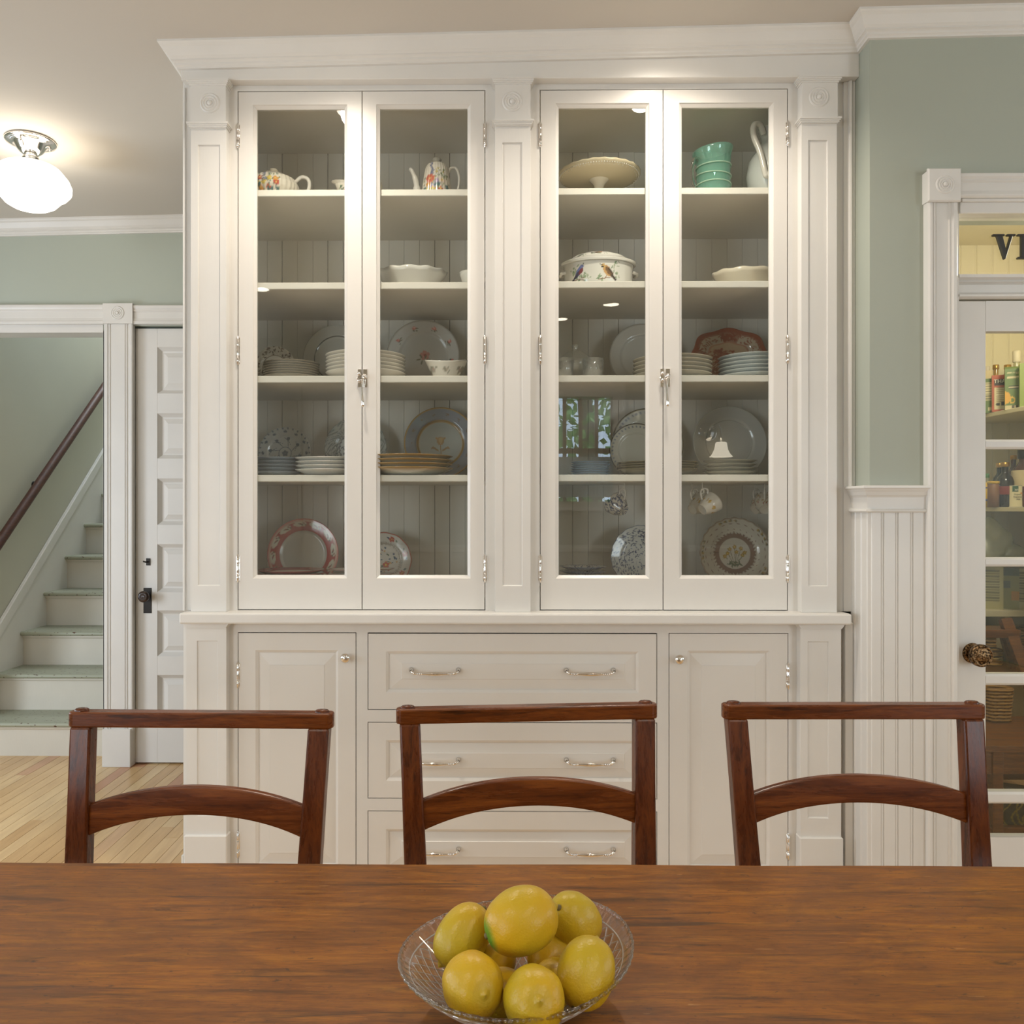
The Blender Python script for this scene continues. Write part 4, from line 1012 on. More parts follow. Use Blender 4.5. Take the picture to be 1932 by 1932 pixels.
def plate_mesh(R, paint_fn=None, base=WH, na=120, nr=44, scal=0, scn=0, flatr=.62, ry=1.0, dep=.10, squash=None):
    rs = np.linspace(0.01, 1, nr); mb = MB(); 
    def hgt(t): 
        if t < flatr: return .012
        if t < flatr+.08: return .012 + (t-flatr)/.08*dep*.45
        return .012 + dep*.45 + (t-flatr-.08)/(.92-flatr)*dep*.55
    prof = [(t, hgt(t)) for t in rs] + [(1.005, hgt(1)-.004), (.99, hgt(1)-.018), (.72, dep*.25-.012), (.55, -.008), (.5, -.008), (.01, 0)]
    def fn(r, z, a, j):
        k = r
        if scal: k = r*(1 + scal*min(1, max(0, (r-.5)*2))*math.cos(scn*a))
        if squash: k = r*squash(a)
        return (k, z)
    mb.lathe(prof, (0,0,0), na, fn, 1, ry)
    v = np.array(mb.v); B = Brush(v[:, 0], v[:, 1]/ry, base)
    if scal or squash:
        n = len(prof); a = np.repeat(np.arange(na)*2*PI/na, n); k = np.array([1+scal*math.cos(scn*x) if not squash else squash(x) for x in a])
        B.r = np.hypot(B.u, B.v)/k
    if paint_fn: paint_fn(B)
    mb.v = [(x*R, y*R, z*R) for x, y, z in mb.v]
    return mb, B.c

def stand_plate(pxc, dpx, pytop, zs, Y, paint_fn, label, base=WH, cat='plate', name='dinner_plate', lean=.13, mt=None, **k):
    R = dpx/2*Y/F
    mb, c = plate_mesh(R, paint_fn, base, **k)
    x = px_x(pxc, Y); ry = k.get('ry', 1.0)
    M = Matrix.Rotation(PI/2-lean, 4, 'X')
    start = 0; mb.xf(M)
    zmin = min(v[2] for v in mb.v); 
    o = obj(name, mb, mt or china, col=c, local=True)
    o.location = (x, Y, zs-zmin)
    return tag(o, label, cat)
ORD = ['topmost', 'second from top', 'third from top', 'fourth from top', 'fifth from top', 'sixth from top', 'seventh from top']
def stack(pxc, wpx, py_top, zs, Y, n, label, group, paint_fn=None, base=WH, cat='plate', name='stacked_plate', mt=None, scal=0, scn=0, dep=.14, bowl=False, flatr=.62):
    R = wpx/2*Y/F; x = px_x(pxc, Y); top = CZ + (HY-py_top)*Y/F
    H = top - zs; th = dep*R; step = max(.0045, (H - th)/max(1, n-1))
    mb, c = plate_mesh(R, paint_fn, base, na=64 if not scal else 120, nr=20, scal=scal, scn=scn, dep=dep, flatr=flatr)
    first = None; rnd = random.Random(n*7+int(pxc))
    for i in range(n):
        if first is None: first = obj(name, mb, mt or china, col=c, local=True); o = first
        else: o = first.copy(); COL.objects.link(o)
        k_ = n-1-i; tag(o, (ORD[k_] if i else 'bottom')+' '+label, cat, group)
        o.location = (x+rnd.uniform(-.001, .001), Y, zs+.008*R+.001+i*step); o.rotation_euler = (0, 0, rnd.uniform(0, 6))
    return first
z2, z3, z4, z5 = shelfz; zb_ = .995; YBp = 3.17; YFp = 2.95

def p_brown(B):
    r = random.Random(1); B.ring(.62, 1.0, (150, 140, 124), .6); B.sprigs(r, 170, polar(.62, .98), [(88, 72, 60), (110, 94, 78), (200, 192, 176)], .07); B.ring(.55, .6, (150, 138, 120))
    B.sprigs(r, 14, lambda q: (q.uniform(-.35, .35), q.uniform(-.2, .2)), [(120, 104, 88)], .08)
def p_ring(B): B.ring(.66, .70, (58, 58, 56)); B.ring(.70, 1.1, (178, 176, 168), .6)
def p_roses(B):
    B.ring(.97, 1.1, (150, 140, 124), .6); B.ring(.66, .68, (190, 184, 172), .6)
    for k in range(9):
        a = k*2*PI/9+.5; x, y = .82*math.cos(a), .82*math.sin(a)
        B.line(x, y, x-.10*math.cos(a+.6), y-.10*math.sin(a+.6), .008, (110, 104, 84))
        B.ell(x, y, .055, .045, (196, 118, 108)); B.ell(x+.01, y+.01, .025, .02, (226, 180, 170)); 
        for q in (-.5, .5, 1.2): B.ell(x-.08*math.cos(a+q), y-.08*math.sin(a+q), .035, .014, (84, 88, 66), a+q)
    B.flower(.04, .02, .14, (196, 146, 136), (160, 90, 84)); 
    for q in range(6): B.ell(.0+.14*math.cos(q+3.4), -.10+.1*math.sin(q+3.2), .07, .02, (120, 116, 100), q+.3)
def p_onion(B):
    bl = (72, 88, 104); r = random.Random(4)
    B.ring(.22, .245, bl); B.ring(.20, .21, bl)
    for k in range(30): a = 2*PI*k/30; B.ell(.97*math.cos(a), .97*math.sin(a), .04, .03, bl)
    for k in range(12):
        a = 2*PI*k/12; B.flower(.84*math.cos(a), .84*math.sin(a), .06, bl, bl); 
    for k in range(8):
        a = 2*PI*k/8+.3; B.line(.25*math.cos(a), .25*math.sin(a), .66*math.cos(a+.35), .66*math.sin(a+.35), .010, bl); B.flower(.58*math.cos(a+.3), .58*math.sin(a+.3), .07, bl, bl)
        for q in range(5): b = a+q*.13; B.ell((.4+.05*q)*math.cos(b), (.4+.05*q)*math.sin(b), .035, .014, bl, b+1)
    B.flower(0, 0, .12, bl, bl)
def p_lattice(B):
    g = (104, 110, 108); w = (np.sin(B.u*70+4*np.sin(B.v*9))*np.sin(B.v*70+4*np.sin(B.u*9)) > .12) & (B.r > .55)
    B.ring(.55, 1.1, (158, 160, 152)); B.put(w, g); B.ring(.52, .56, (60, 66, 74)); B.flower(0, 0, .25, (84, 92, 100), (60, 66, 80)); r = random.Random(8)
    B.sprigs(r, 30, polar(0, .45), [(84, 92, 100)], .06)
def p_gold(B):
    gd = (176, 142, 84); B.ring(.62, 1.1, (136, 142, 152)); B.ring(0, .62, (176, 180, 174)); B.ring(.965, 1.1, gd); B.ring(.60, .66, gd); B.ring(.622, .634, (130, 104, 60))
    for k in range(14):
        a = 2*PI*k/14
        for q in range(3): B.ell(.82*math.cos(a)+.025*math.cos(q*2.1), .82*math.sin(a)+.025*math.sin(q*2.1), .018, .018, (128, 104, 80))
    B.ell(0, .07, .10, .12, (170, 138, 92)); B.ell(0, .09, .05, .08, (190, 164, 120)); B.line(0, -.05, .02, -.28, .012, (160, 130, 84))
    for sx in (-1, 1):
        B.ell(sx*.13, -.16, .11, .03, (160, 128, 84), sx*.6); B.ell(sx*.22, -.12, .05, .02, (160, 128, 84), -sx*.9); B.ell(sx*.10, .14, .05, .03, (176, 146, 100), sx*.5)
def p_platter(B):
    rd = (160, 84, 58); r = random.Random(11)
    B.c[:] = hexc((206, 186, 160)); n = np.sin(B.u*31+5*np.sin(B.v*13))*np.sin(B.v*29+5*np.sin(B.u*11))
    B.ring(.90, 1.2, rd); B.put((B.r > .58) & (B.r < .9) & (np.cos(B.a*4+.3) > .35) , rd, .7); B.put((B.r > .84) & (B.r < .93), rd, .8)
    B.put((B.r > .62) & (n > .35), rd, .9); B.ring(.56, .60, (190, 140, 112)); B.ring(0, .56, (202, 170, 136))
    m = B.r < .55
    B.sprigs(r, 90, lambda q: (q.gauss(-.22, .13), q.gauss(.16, .11)), [rd, (178, 106, 76)], .06, m)
    B.put(m & (B.v < -.12+.05*np.sin(B.u*14)), rd, .8); B.put(m & (B.v < -.12) & (n > .2), (214, 180, 150), .7)
    for k in range(7): B.put(m & (abs(B.u-(.16+k*.05)) < .016) & (B.v < .03+.05*(k % 3)) & (B.v > -.15), rd)
    B.sprigs(r, 26, lambda q: (q.uniform(-.2, .2), q.uniform(.66, .82)), [rd], .08)
    for s in (-1, 1): B.sprigs(r, 26, lambda q: (s*.74+q.uniform(-.1, .1), q.uniform(-.25, .05)), [rd], .08)
def p_bead(B):
    B.ring(.955, 1.1, (96, 88, 62)); B.ring(.85, .945, (196, 198, 192))
    m = (B.r > .84) & (B.r < .92) & (np.cos(B.a*46) > .2); B.put(m, (118, 128, 140)); B.ring(.60, .612, (170, 166, 152))
def p_bead2(B):
    B.ring(.96, 1.1, (60, 56, 46)); m = (B.r > .84) & (B.r < .93) & (np.cos(B.a*40) > .1); B.put(m, (104, 116, 134)); B.ring(.62, .635, (180, 176, 160))
def p_palegrey(B): B.ring(.62, .64, (160, 160, 152)); B.ring(.8, .81, (176, 176, 168)); B.ring(.96, 1.1, (190, 190, 182))
def p_red(B):
    B.ring(.955, 1.2, (196, 120, 110)); B.ring(.66, .955, (168, 62, 56)); B.ring(.925, .955, (206, 170, 150)); B.ring(.655, .675, (180, 160, 110))
    for k in range(12):
        a = 2*PI*k/12+.12; x, y = .845*math.cos(a), .845*math.sin(a)
        B.ell(x, y, .185, .075, (214, 206, 186), a+PI/2)
        for q in range(-3, 4): b = a+q*.055; B.ell((.845+.02*math.sin(q*2.5))*math.cos(b), (.845+.02*math.sin(q*2.5))*math.sin(b), .026, .018, (96, 92, 70) if q % 2 else (150, 80, 70), b)
def p_imari(B):
    r = random.Random(21); B.c[:] = hexc((206, 198, 186)); B.ring(.955, 1.1, (170, 96, 78)); B.ring(.60, .62, (150, 130, 110))
    m = (B.r > .56) & (B.r < .66) & (np.cos(B.a*48) > 0); B.put(m, (170, 160, 146))
    for k in range(7):
        a = 2*PI*k/7+.3; x, y = .80*math.cos(a), .80*math.sin(a)
        B.flower(x, y, .10, r.choice([(188, 96, 76), (176, 84, 70), (196, 150, 80)]), (200, 170, 90))
        for q in (-.22, .2): B.ell(.82*math.cos(a+q), .82*math.sin(a+q), .06, .03, r.choice([(70, 92, 92), (60, 78, 100), (100, 116, 80)]), a+q+1)
    B.sprigs(r, 44, polar(0, .5), [(190, 104, 84), (70, 90, 110), (86, 104, 84), (196, 150, 90)], .055)
    B.flower(.08, -.16, .12, (190, 100, 80))
def p_toile(B):
    r = random.Random(5); bl = (66, 76, 104); B.c[:] = hexc((204, 204, 198))
    n1 = np.sin(B.u*17+3*np.sin(B.v*8)+1)*np.sin(B.v*15+3*np.sin(B.u*7))
    B.sprigs(r, 520, polar(.1, 1.0), [bl, (100, 110, 134), (84, 92, 120)], .032); B.sprigs(r, 60, polar(.55, 1.0), [bl], .05)
    for k in range(16):
        x, y = polar(.2, .8)(r); a = r.uniform(0, 6); B.line(x, y, x+.35*math.cos(a), y+.35*math.sin(a), .010, bl)
    B.ring(.98, 1.2, (110, 118, 136))
def p_buttercup(B):
    br = (138, 108, 92); gd = (178, 146, 74); B.c[:] = hexc((210, 202, 186)); r = random.Random(9)
    B.ring(.44, .56, br); m = (B.r > .54) & (B.r < .62) & (((B.a*38/(2*PI)) % 1 - .5).__abs__()*.16 < (.62-B.r)); B.put(m, br)
    B.ring(.66, .675, br); B.ring(.84, .855, br); B.ring(.97, 1.2, (170, 150, 130))
    for k in range(5):
        a = 2*PI*k/5+PI/2+.25
        for q in range(-4, 5): b = a+q*.075; B.ell(.92*math.cos(b), .92*math.sin(b), .034, .024, gd if q % 2 else (120, 110, 80), b)
    for (x, y) in ((-.2, .0), (.0, .18), (.18, .14), (-.14, .12), (.05, .04), (.22, -.05), (-.28, -.08), (.28, .02)):
        B.line(0, -.36, x, y, .007, (126, 120, 84)); B.flower(x, y, .06, gd)
    for k in range(9): B.ell(-.16+.04*k, -.3+.05*math.sin(k*2), .07, .022, (104, 112, 84), k*.7)
def p_rim(c, r0=.93):
    def f(B): B.ring(r0, 1.2, c)
    return f

# shelf at latch height
zq = z4
stand_plate(518, 78, 658, zq, 3.05, p_brown, 'small cream saucer plate with a brown transfer border', name='side_plate')
stack(550, 104, 687, zq, 2.93, 7, 'cream plate with brown rim in the left stack on the latch shelf', 'brown rimmed plate stack', p_rim((150, 142, 128), .96))
stand_plate(637, 127, 610, zq, YBp, p_ring, 'large pale plate with a thin dark inner ring behind the bowl stack', base=hexc((186, 184, 174)))
stack(690, 150, 674, zq, 2.95, 6, 'deep white bowl in the stack behind the left latch', 'white bowl stack', cat='bowl', name='stacked_bowl', dep=.20, flatr=.4)
stand_plate(799, 136, 610, zq, YBp, p_roses, 'pale plate with scattered pink roses and leaves', base=hexc((194, 192, 186)))
stand_plate(1213, 128, 610, zq, YBp, p_rim((168, 162, 150), .97), 'plain pale plate standing behind the right latch', base=hexc((194, 190, 180)))
stack(1268, 146, 682, zq, 2.94, 5, 'plain cream plate in the stack behind the right latch', 'cream plate stack by the right latch', p_rim((186, 178, 160), .97), base=hexc((214, 206, 190)))
stack(1420, 124, 677, zq, 2.94, 6, 'pale basketweave rimmed plate in the rightmost stack of the latch shelf', 'basketweave plate stack', base=hexc((200, 206, 204)), scal=.012, scn=40)
def plat(a):
    c, s = abs(math.cos(a)), abs(math.sin(a)); base = 1/((c**2.6+s**2.6)**(1/2.6))
    return base*(1+.035*math.cos(8*a)+.02*math.cos(4*a))
stand_plate(1375, 142, 617, zq, YBp, p_platter, 'lobed oval platter printed in rust red scenery', cat='platter', name='serving_platter', ry=.80, squash=plat, na=160)
# shelf below
zq = z5
stand_plate(538, 98, 805, zq, YBp, p_onion, 'white plate with small blue sprigs and a ringed centre', base=hexc((196, 198, 194)), scal=.012, scn=30)
stand_plate(672, 116, 787, zq, YBp, p_lattice, 'grey latticework rimmed plate half hidden by the left door stiles', base=hexc((186, 190, 186)), scal=.01, scn=24)
stand_plate(831, 136, 766, zq, YBp, p_gold, 'slate blue plate with gold bands and a gold tulip')
stack(520, 100, 866, zq, 2.93, 5, 'pale blue rimmed plate in the leftmost stack on the gold plate shelf', 'pale blue plate stack', p_rim((130, 140, 150), .94), base=hexc((188, 196, 196)))
stack(622, 126, 866, zq, 2.90, 4, 'white scalloped plate in the stack before the lattice plate', 'white scalloped plate stack', base=hexc((214, 212, 204)), scal=.012, scn=44, dep=.16)
stack(772, 166, 863, zq, 2.90, 4, 'gold rimmed plate in the stack before the slate blue plate', 'gold rimmed plate stack', p_rim((150, 122, 74), .93), base=hexc((196, 200, 190)), dep=.15)
stack(1114, 74, 873, zq, 2.95, 6, 'small white blue lined plate stacked at the left of the right cupboard', 'small white plate stack', p_rim((120, 134, 150), .95))
stand_plate(1221, 134, 770, zq, YBp+.02, p_bead, 'clear cream plate with a dark rim and blue dots, the taller of the pair', base=hexc((196, 194, 180)))
stand_plate(1201, 104, 803, zq, YBp-.07, p_bead2, 'smaller dark rimmed plate with blue dots standing in front of its larger twin', base=hexc((192, 190, 176)))
stack(1240, 152, 875, zq, 2.92, 4, 'dark rimmed plate in the stack behind the right door stiles', 'dark rimmed plate stack', p_rim((110, 102, 78), .93), base=hexc((200, 194, 176)))
stand_plate(1375, 137, 768, zq, YBp, p_palegrey, 'large plain pale grey plate standing alone on the right', base=hexc((190, 190, 184)))
stack(1377, 100, 871, zq, 2.93, 4, 'pale plate with darker rim in the stack before the grey plate', 'pale plate stack', p_rim((150, 148, 134), .94), base=hexc((200, 198, 184)))
# cabinet bottom
zq = zb_
stand_plate(573, 134, 981, zq, 3.12, p_red, 'large plate with a red border of white medallions', base=hexc((196, 194, 184)), flatr=.6)
stack(548, 126, 1076, zq, 2.95, 7, 'red bordered plate lying in the stack before the red plate', 'red bordered plate stack', p_rim((160, 66, 60), .7))
stack(648, 56, 1074, zq, 2.92, 6, 'small white dish with pink edge in the stack between the cupboard doors', 'small white dish stack', p_rim((196, 150, 140), .9))
stand_plate(724, 106, 1006, zq, 3.15, p_imari, 'plate with red and blue flowers and a rust edge', scal=.008, scn=12)
stack(722, 46, 1073, zq, 2.90, 6, 'small plate in the short stack before the red and blue flowered plate', 'short stack of small plates', p_rim((180, 130, 110), .9))
stand_plate(1212, 120, 990, zq, 3.15, p_toile, 'plate covered in dark blue flowers', scal=.01, scn=18)
stack(1100, 86, 1069, zq, 2.97, 6, 'blue flowered plate in the stack at the bottom of the right cupboard', 'blue flowered plate stack', p_toile, scal=.02, scn=16)
stand_plate(1386, 134, 983, zq, 3.14, p_buttercup, 'cream plate with a brown sunburst ring and yellow flowers', scal=.012, scn=24)

# lidded crystal candy dish and tumblers, plain pressed glass
def vessel(name, label, cat, prof, loc, mt, fn=None, seg=36, ax=1, ay=1):
    t = thing(name, label, cat, loc); obj('body', MB().lathe(prof, (0,0,0), seg, fn, ax, ay), mt, t, local=True); return t
zq = z4; Y = 3.0
t = vessel('candy_dish', 'lidded clear pressed glass candy dish on the latch shelf', 'dish', [(.0005, .006), (.03, .004), (.032, .01), (.012, .02), (.012, .03), (.05, .045), (.060, .07), (.058, .085)], (px_x(1085, Y), Y, zq), crystal_thin, lambda r, z, a, j: r*(1+.03*math.cos(16*a)))
obj('lid', MB().lathe([(.058, .086), (.052, .10), (.03, .118), (.010, .124), (.008, .130), (.013, .138), (.009, .146), (.0005, .148)], (0,0,0), 36, lambda r, z, a, j: r*(1+.03*math.cos(16*a))), crystal_thin, t, local=True)
for px, lb in ((1062, 'clear cut glass tumbler left of the candy dish'), (1117, 'clear cut glass tumbler right of the candy dish')):
    vessel('glass_tumbler', lb, 'glass', [(.0005, .01), (.030, .008), (.032, .002), (.034, .0), (.038, .08), (.036, .08), (.031, .012), (.0005, .012)], (px_x(px, 2.95), 2.93, zq), crystal_thin, lambda r, z, a, j: r*(1+.03*math.cos(14*a)))
# reeded sauce boat with roses
def sauce(B): pass
def paint_front(mb, base, fn):
    v = np.array(mb.v); B = Brush(v[:, 0], v[:, 2], base); B.front = v[:, 1] < 0; c0 = B.c.copy(); fn(B); B.c[~B.front] = c0[~B.front]; return B.c
def dense(prof, k=6):
    out = []
    for a, b in zip(prof[:-1], prof[1:]):
        for i in range(k): out.append((a[0]+(b[0]-a[0])*i/k, a[1]+(b[1]-a[1])*i/k))
    return out+[prof[-1]]
Y = 2.93; s = Y/F
def f(r, z, a, j): return (r*(1+.04*math.cos(2*a)*min(1, z/.05)), z + (.010*max(0, z-.03)/.04)*(abs(math.cos(a))**2-.4) if z > .03 else z)
mb = MB().lathe(dense([(.0005, .004), (.036, .002), (.038, 0), (.040, .006), (.058, .04), (.074, .070), (.071, .070), (.052, .036), (.03, .010), (.0005, .009)], 5), (0,0,0), 80, f, 1, .8)
def pf(B):
    r = random.Random(2)
    for x, c in ((-.045, (176, 168, 156)), (.0, (190, 176, 160)), (.05, (150, 140, 130))): B.flower(x, .038, .010, c, (190, 150, 140)); B.sprigs(r, 6, lambda q: (x+q.uniform(-.014, .014), .036+q.uniform(-.012, .012)), [(150, 148, 132)], .005)
c = paint_front(mb, WH, pf)
t = thing('sauce_bowl', 'white fluted bowl with a faint rose print before the rose plate', 'bowl', (px_x(842, Y), Y, z4)); obj('body', mb, china, t, col=c, local=True)

# upper shelves -----------------------------------------------------
def florals(B, x0, x1, z0, z1, seed, blue=None):
    r = random.Random(seed); w = x1-x0; h = z1-z0
    B.sprigs(r, 60, lambda q: (q.uniform(x0, x1), q.uniform(z0, z1)), [(112, 130, 96), (92, 116, 100), (146, 150, 110)], .0045)
    for k in range(9): B.flower(q1 := r.uniform(x0+.1*w, x1-.1*w), r.uniform(z0, z0+h*.75), r.uniform(.006, .011), r.choice([(204, 104, 76), (190, 84, 64), (214, 150, 70), (176, 160, 190), (214, 190, 90)]), (224, 196, 110))
    for k in range(4): x = r.uniform(x0, x1); B.ell(x, r.uniform(z0, z0+h*.4), .008, .005, (76, 110, 112), r.uniform(0, 3))
    if blue is not None:
        for k in range(26): B.ell(blue+r.gauss(0, .0035), z0+h*.5+k*h*.025, .0028, .0026, (150, 150, 164) if k % 2 else (126, 130, 150))
Y = 2.93
flute = lambda n, am: (lambda r, z, a, j: r*(1+am*abs(math.cos(n*a/2))**1.5 - am*.5))
def pot_handle(pts, r, parent, mt=None, col=WH, name='handle'):
    cu = [Vector(p) for p in pts]; out = []
    for i in range(len(cu)-1):
        p0 = cu[max(i-1, 0)]; p1 = cu[i]; p2 = cu[i+1]; p3 = cu[min(i+2, len(cu)-1)]
        for k in range(6):
            t_ = k/6; out.append(.5*((2*p1)+(-p0+p2)*t_+(2*p0-5*p1+4*p2-p3)*t_**2+(-p0+3*p1-3*p2+p3)*t_**3))
    out.append(cu[-1])
    return obj(name, MB().tube(out, r, 10), mt or ceramic, parent, local=True)
# teapot
x = px_x(516, Y); t = thing('teapot', 'squat fluted white teapot with orange flowers', 'teapot', (x, Y, z2))
mb = MB().lathe(dense([(.0005, .003), (.055, .001), (.058, 0), (.064, .01), (.088, .045), (.090, .062), (.078, .085), (.050, .100), (.040, .102)], 6), (0,0,0), 140, flute(30, .035))
obj('body', mb, china, t, col=paint_front(mb, hexc((222, 214, 198)), lambda B: florals(B, -.055, .045, .022, .086, 3, -.012)), local=True)
obj('lid', MB().lathe([(.044, .100), (.040, .106), (.014, .112), (.010, .116), (.016, .121), (.012, .127), (.0005, .128)], (0,0,0), 32), ivory, t, local=True)
pot_handle([(.076, 0, .078), (.100, 0, .098), (.124, 0, .090), (.128, 0, .062), (.112, 0, .030), (.088, 0, .012)], .0065, t)
pot_handle([(-.084, 0, .04), (-.115, 0, .058), (-.128, 0, .085), (-.142, 0, .094)], [.014]*6+[.011]*6+[.009]*6+[.008], t, name='spout')
# creamer
x = px_x(662, Y); t = thing('creamer', 'small white flowered cream jug half hidden behind the door stiles', 'jug', (x, Y, z2))
mb = MB().lathe(dense([(.0005, .003), (.030, 0), (.034, .008), (.042, .03), (.040, .05), (.036, .066), (.040, .074)], 5), (0,0,0), 80, lambda r, z, a, j: (r*(1+.02*math.cos(24*a)+max(0, (z-.04)/.03)*.65*max(0, -math.cos(a))**4), z+max(0, z-.05)*.25*max(0, -math.cos(a))**3))
obj('body', mb, china, t, col=paint_front(mb, hexc((222, 214, 198)), lambda B: florals(B, -.035, .03, .018, .058, 6)), local=True)
pot_handle([(.036, 0, .066), (.066, 0, .088), (.098, 0, .084), (.108, 0, .060), (.092, 0, .034), (.042, 0, .018)], .005, t, ivory)
# coffee pot
x = px_x(824, Y); t = thing('coffee_pot', 'tall fluted white coffee pot with orange and blue flowers', 'coffee pot', (x, Y, z2))
mb = MB().lathe(dense([(.0005, .003), (.053, .001), (.057, 0), (.056, .008), (.054, .03), (.049, .07), (.044, .105), (.040, .125), (.033, .138), (.024, .142)], 6), (0,0,0), 140, flute(26, .04))
def cp(B):
    B.v = B.v-.018
    florals(B, -.045, .045, .004, .075, 12, -.016)
    B.flower(-.020, .058, .016, (206, 106, 80), (222, 180, 110), 7); B.flower(.022, .050, .012, (226, 206, 186)); B.flower(-.028, .012, .013, (214, 194, 100)); B.ell(.005, .034, .012, .007, (80, 116, 118), .4)
    r = random.Random(3)
    for k in range(26): B.ell(-.014+r.gauss(0, .003), .075+k*.0018, .003, .0028, (146, 148, 166) if k % 2 else (118, 124, 148))
    B.sprigs(r, 14, lambda q: (q.uniform(.0, .03), q.uniform(.07, .095)), [(130, 140, 100), (190, 170, 90)], .004)
obj('body', mb, china, t, col=paint_front(mb, hexc((226, 218, 204)), cp), local=True)
obj('lid', MB().lathe([(.026, .140), (.022, .146), (.012, .149), (.009, .152), (.017, .157), (.012, .164), (.0005, .166)], (0,0,0), 24, lambda r, z, a, j: r*(1+.06*math.cos(8*a))), plain('grey_glazed_finial', (176, 170, 156), .2), t, local=True)
pot_handle([(.040, 0, .108), (.050, 0, .128), (.070, 0, .126), (.080, 0, .098), (.078, 0, .060), (.066, 0, .028), (.050, 0, .012)], .0048, t)
pot_handle([(-.052, 0, .008), (-.068, 0, .035), (-.074, 0, .08), (-.088, 0, .118), (-.097, 0, .126)], [.018]*5+[.014]*5+[.010]*5+[.0075]*5+[.006]*5, t, name='spout')
# cake stand
Y = 2.98; x = px_x(1130, Y); t = thing('cake_stand', 'cream pedestal cake stand with an openwork rim seen from below', 'cake stand', (x, Y, z2))
obj('foot', MB().lathe([(.0005, .002), (.050, 0), (.052, .004), (.030, .012), (.016, .024), (.013, .05), (.018, .062), (.015, .070), (.019, .085), (.030, .098), (.036, .104)], (0,0,0), 40), ivory, t, local=True)
dk = MB().lathe([(.034, .103), (.12, .106), (.135, .109), (.145, .114), (.149, .120), (.149, .124), (.144, .124), (.134, .118), (.12, .114), (.0005, .113)], (0,0,0), 96, lambda r, z, a, j: (r, z+.0012*math.cos(24*a) if r > .14 else z))
o_ = obj('plate_top', dk, plain('cream_glaze', (214, 200, 168), .22), t, local=True)
m = MB()
for i in range(96):
    a = 2*PI*i/96; 
    for rr_, zz_, sr in ((.1425, .1135, .0024), (.1350, .1095, .0015)):
        if i % 2 == 0 or rr_ > .14: m.sphere((rr_*math.cos(a), rr_*math.sin(a), zz_-.0015), sr, 6, 4)
obj('raised_rim_beads', m, ceramic, o_, kind='stuff', local=True)
# teal mug-jug
Y = 2.92; x = px_x(1346, Y); t = thing('green_glass_pitcher', 'sea green glass pitcher with trailed rings and a clear handle', 'pitcher', (x, Y, z2))
obj('body', MB().lathe(dense([(.0005, .012), (.045, .010), (.058, 0), (.060, .006), (.059, .05), (.058, .10), (.058, .135), (.062, .162), (.068, .183), (.065, .183), (.058, .16), (.053, .12), (.053, .02), (.0005, .014)], 3), (0,0,0), 64, lambda r, z, a, j: (r+(.006*max(0, math.cos(a-2.6)) if z > .15 else 0), z+(.008*math.cos(a) if z > .15 else 0))), tealglass, t, local=True)
m = MB()
for z in (.022, .055, .088, .122):
    m.tube([(.0605*math.cos(a), .0605*math.sin(a), z+.003*math.sin(a+z*60)) for a in np.linspace(0, 2*PI, 49)], .0024, 6, False)
obj('trailed_ring', m, plain('pale_glass_trail', (160, 190, 168), .1), t, local=True)
pot_handle([(-.052, -.012, .142), (-.066, -.014, .150), (-.078, -.016, .125), (-.080, -.016, .085), (-.070, -.014, .05), (-.054, -.012, .035), (-.062, -.012, .02)], .006, t, crystal)
# white pitcher
Y = 2.94; x = px_x(1462, Y); t = thing('white_pitcher', 'tall white ironstone pitcher at the right end of the top shelf', 'pitcher', (x, Y, z2))
obj('body', MB().lathe([(.0005, .004), (.060, .002), (.064, 0), (.068, .01), (.092, .06), (.098, .10), (.090, .15), (.064, .19), (.048, .215), (.046, .235), (.058, .262), (.052, .262), (.042, .235), (.0405, .20)], (0,0,0), 48, lambda r, z, a, j: (r*(1+max(0, (z-.22)/.04)*.5*max(0, math.cos(a))**3), z)), plain('blue_white_ironstone', (206, 208, 204), .14), t, local=True)
pot_handle([(-.050, -.03, .236), (-.068, -.045, .262), (-.092, -.055, .255), (-.094, -.060, .215), (-.076, -.075, .150), (-.066, -.088, .085), (-.060, -.090, .065), (-.052, -.092, .072)], .0105, t, ceramic)
# second shelf bowls
def scbowl(pxc, wpx, h, Y, z, label, am=.03, n=12, mt=None, ay=.8, name='serving_bowl', lip=.008):
    R = wpx/2*Y/F; am *= .4; lip *= .4
    return vessel(name, label, 'bowl', [(.0005, .004), (R*.5, .002), (R*.54, 0), (R*.56, .006), (R*.78, h*.45), (R*.93, h*.8), (R, h), (R*.96, h*.99), (R*.85, h*.7), (R*.6, h*.2), (.0005, h*.1)], (px_x(pxc, Y), Y, z), mt or ironstone,
        lambda r, zz, a, j: (r*(1+am*(zz/h)*math.cos(n*a)), zz+(lip*math.cos(n*a*.5)**2*(zz/h)**3)), 120, 1, ay)
scbowl(777, 134, .070, 2.94, z3+.003, 'wide white serving bowl with a scalloped lip on the second shelf')
t = scbowl(892, 50, .068, 2.93, z3+.003, 'small white round bowl at the right edge of the left cupboard', .0, 1, ay=1, lip=0)
scbowl(1406, 122, .068, 2.94, z3, 'wide cream oval bowl on the second shelf of the right cupboard', .012, 10, ivory)
scbowl(1305, 56, .022, 2.92, z3, 'shallow cream scalloped dish beside the oval bowl', .08, 6, ivory, lip=.006, name='small_dish')
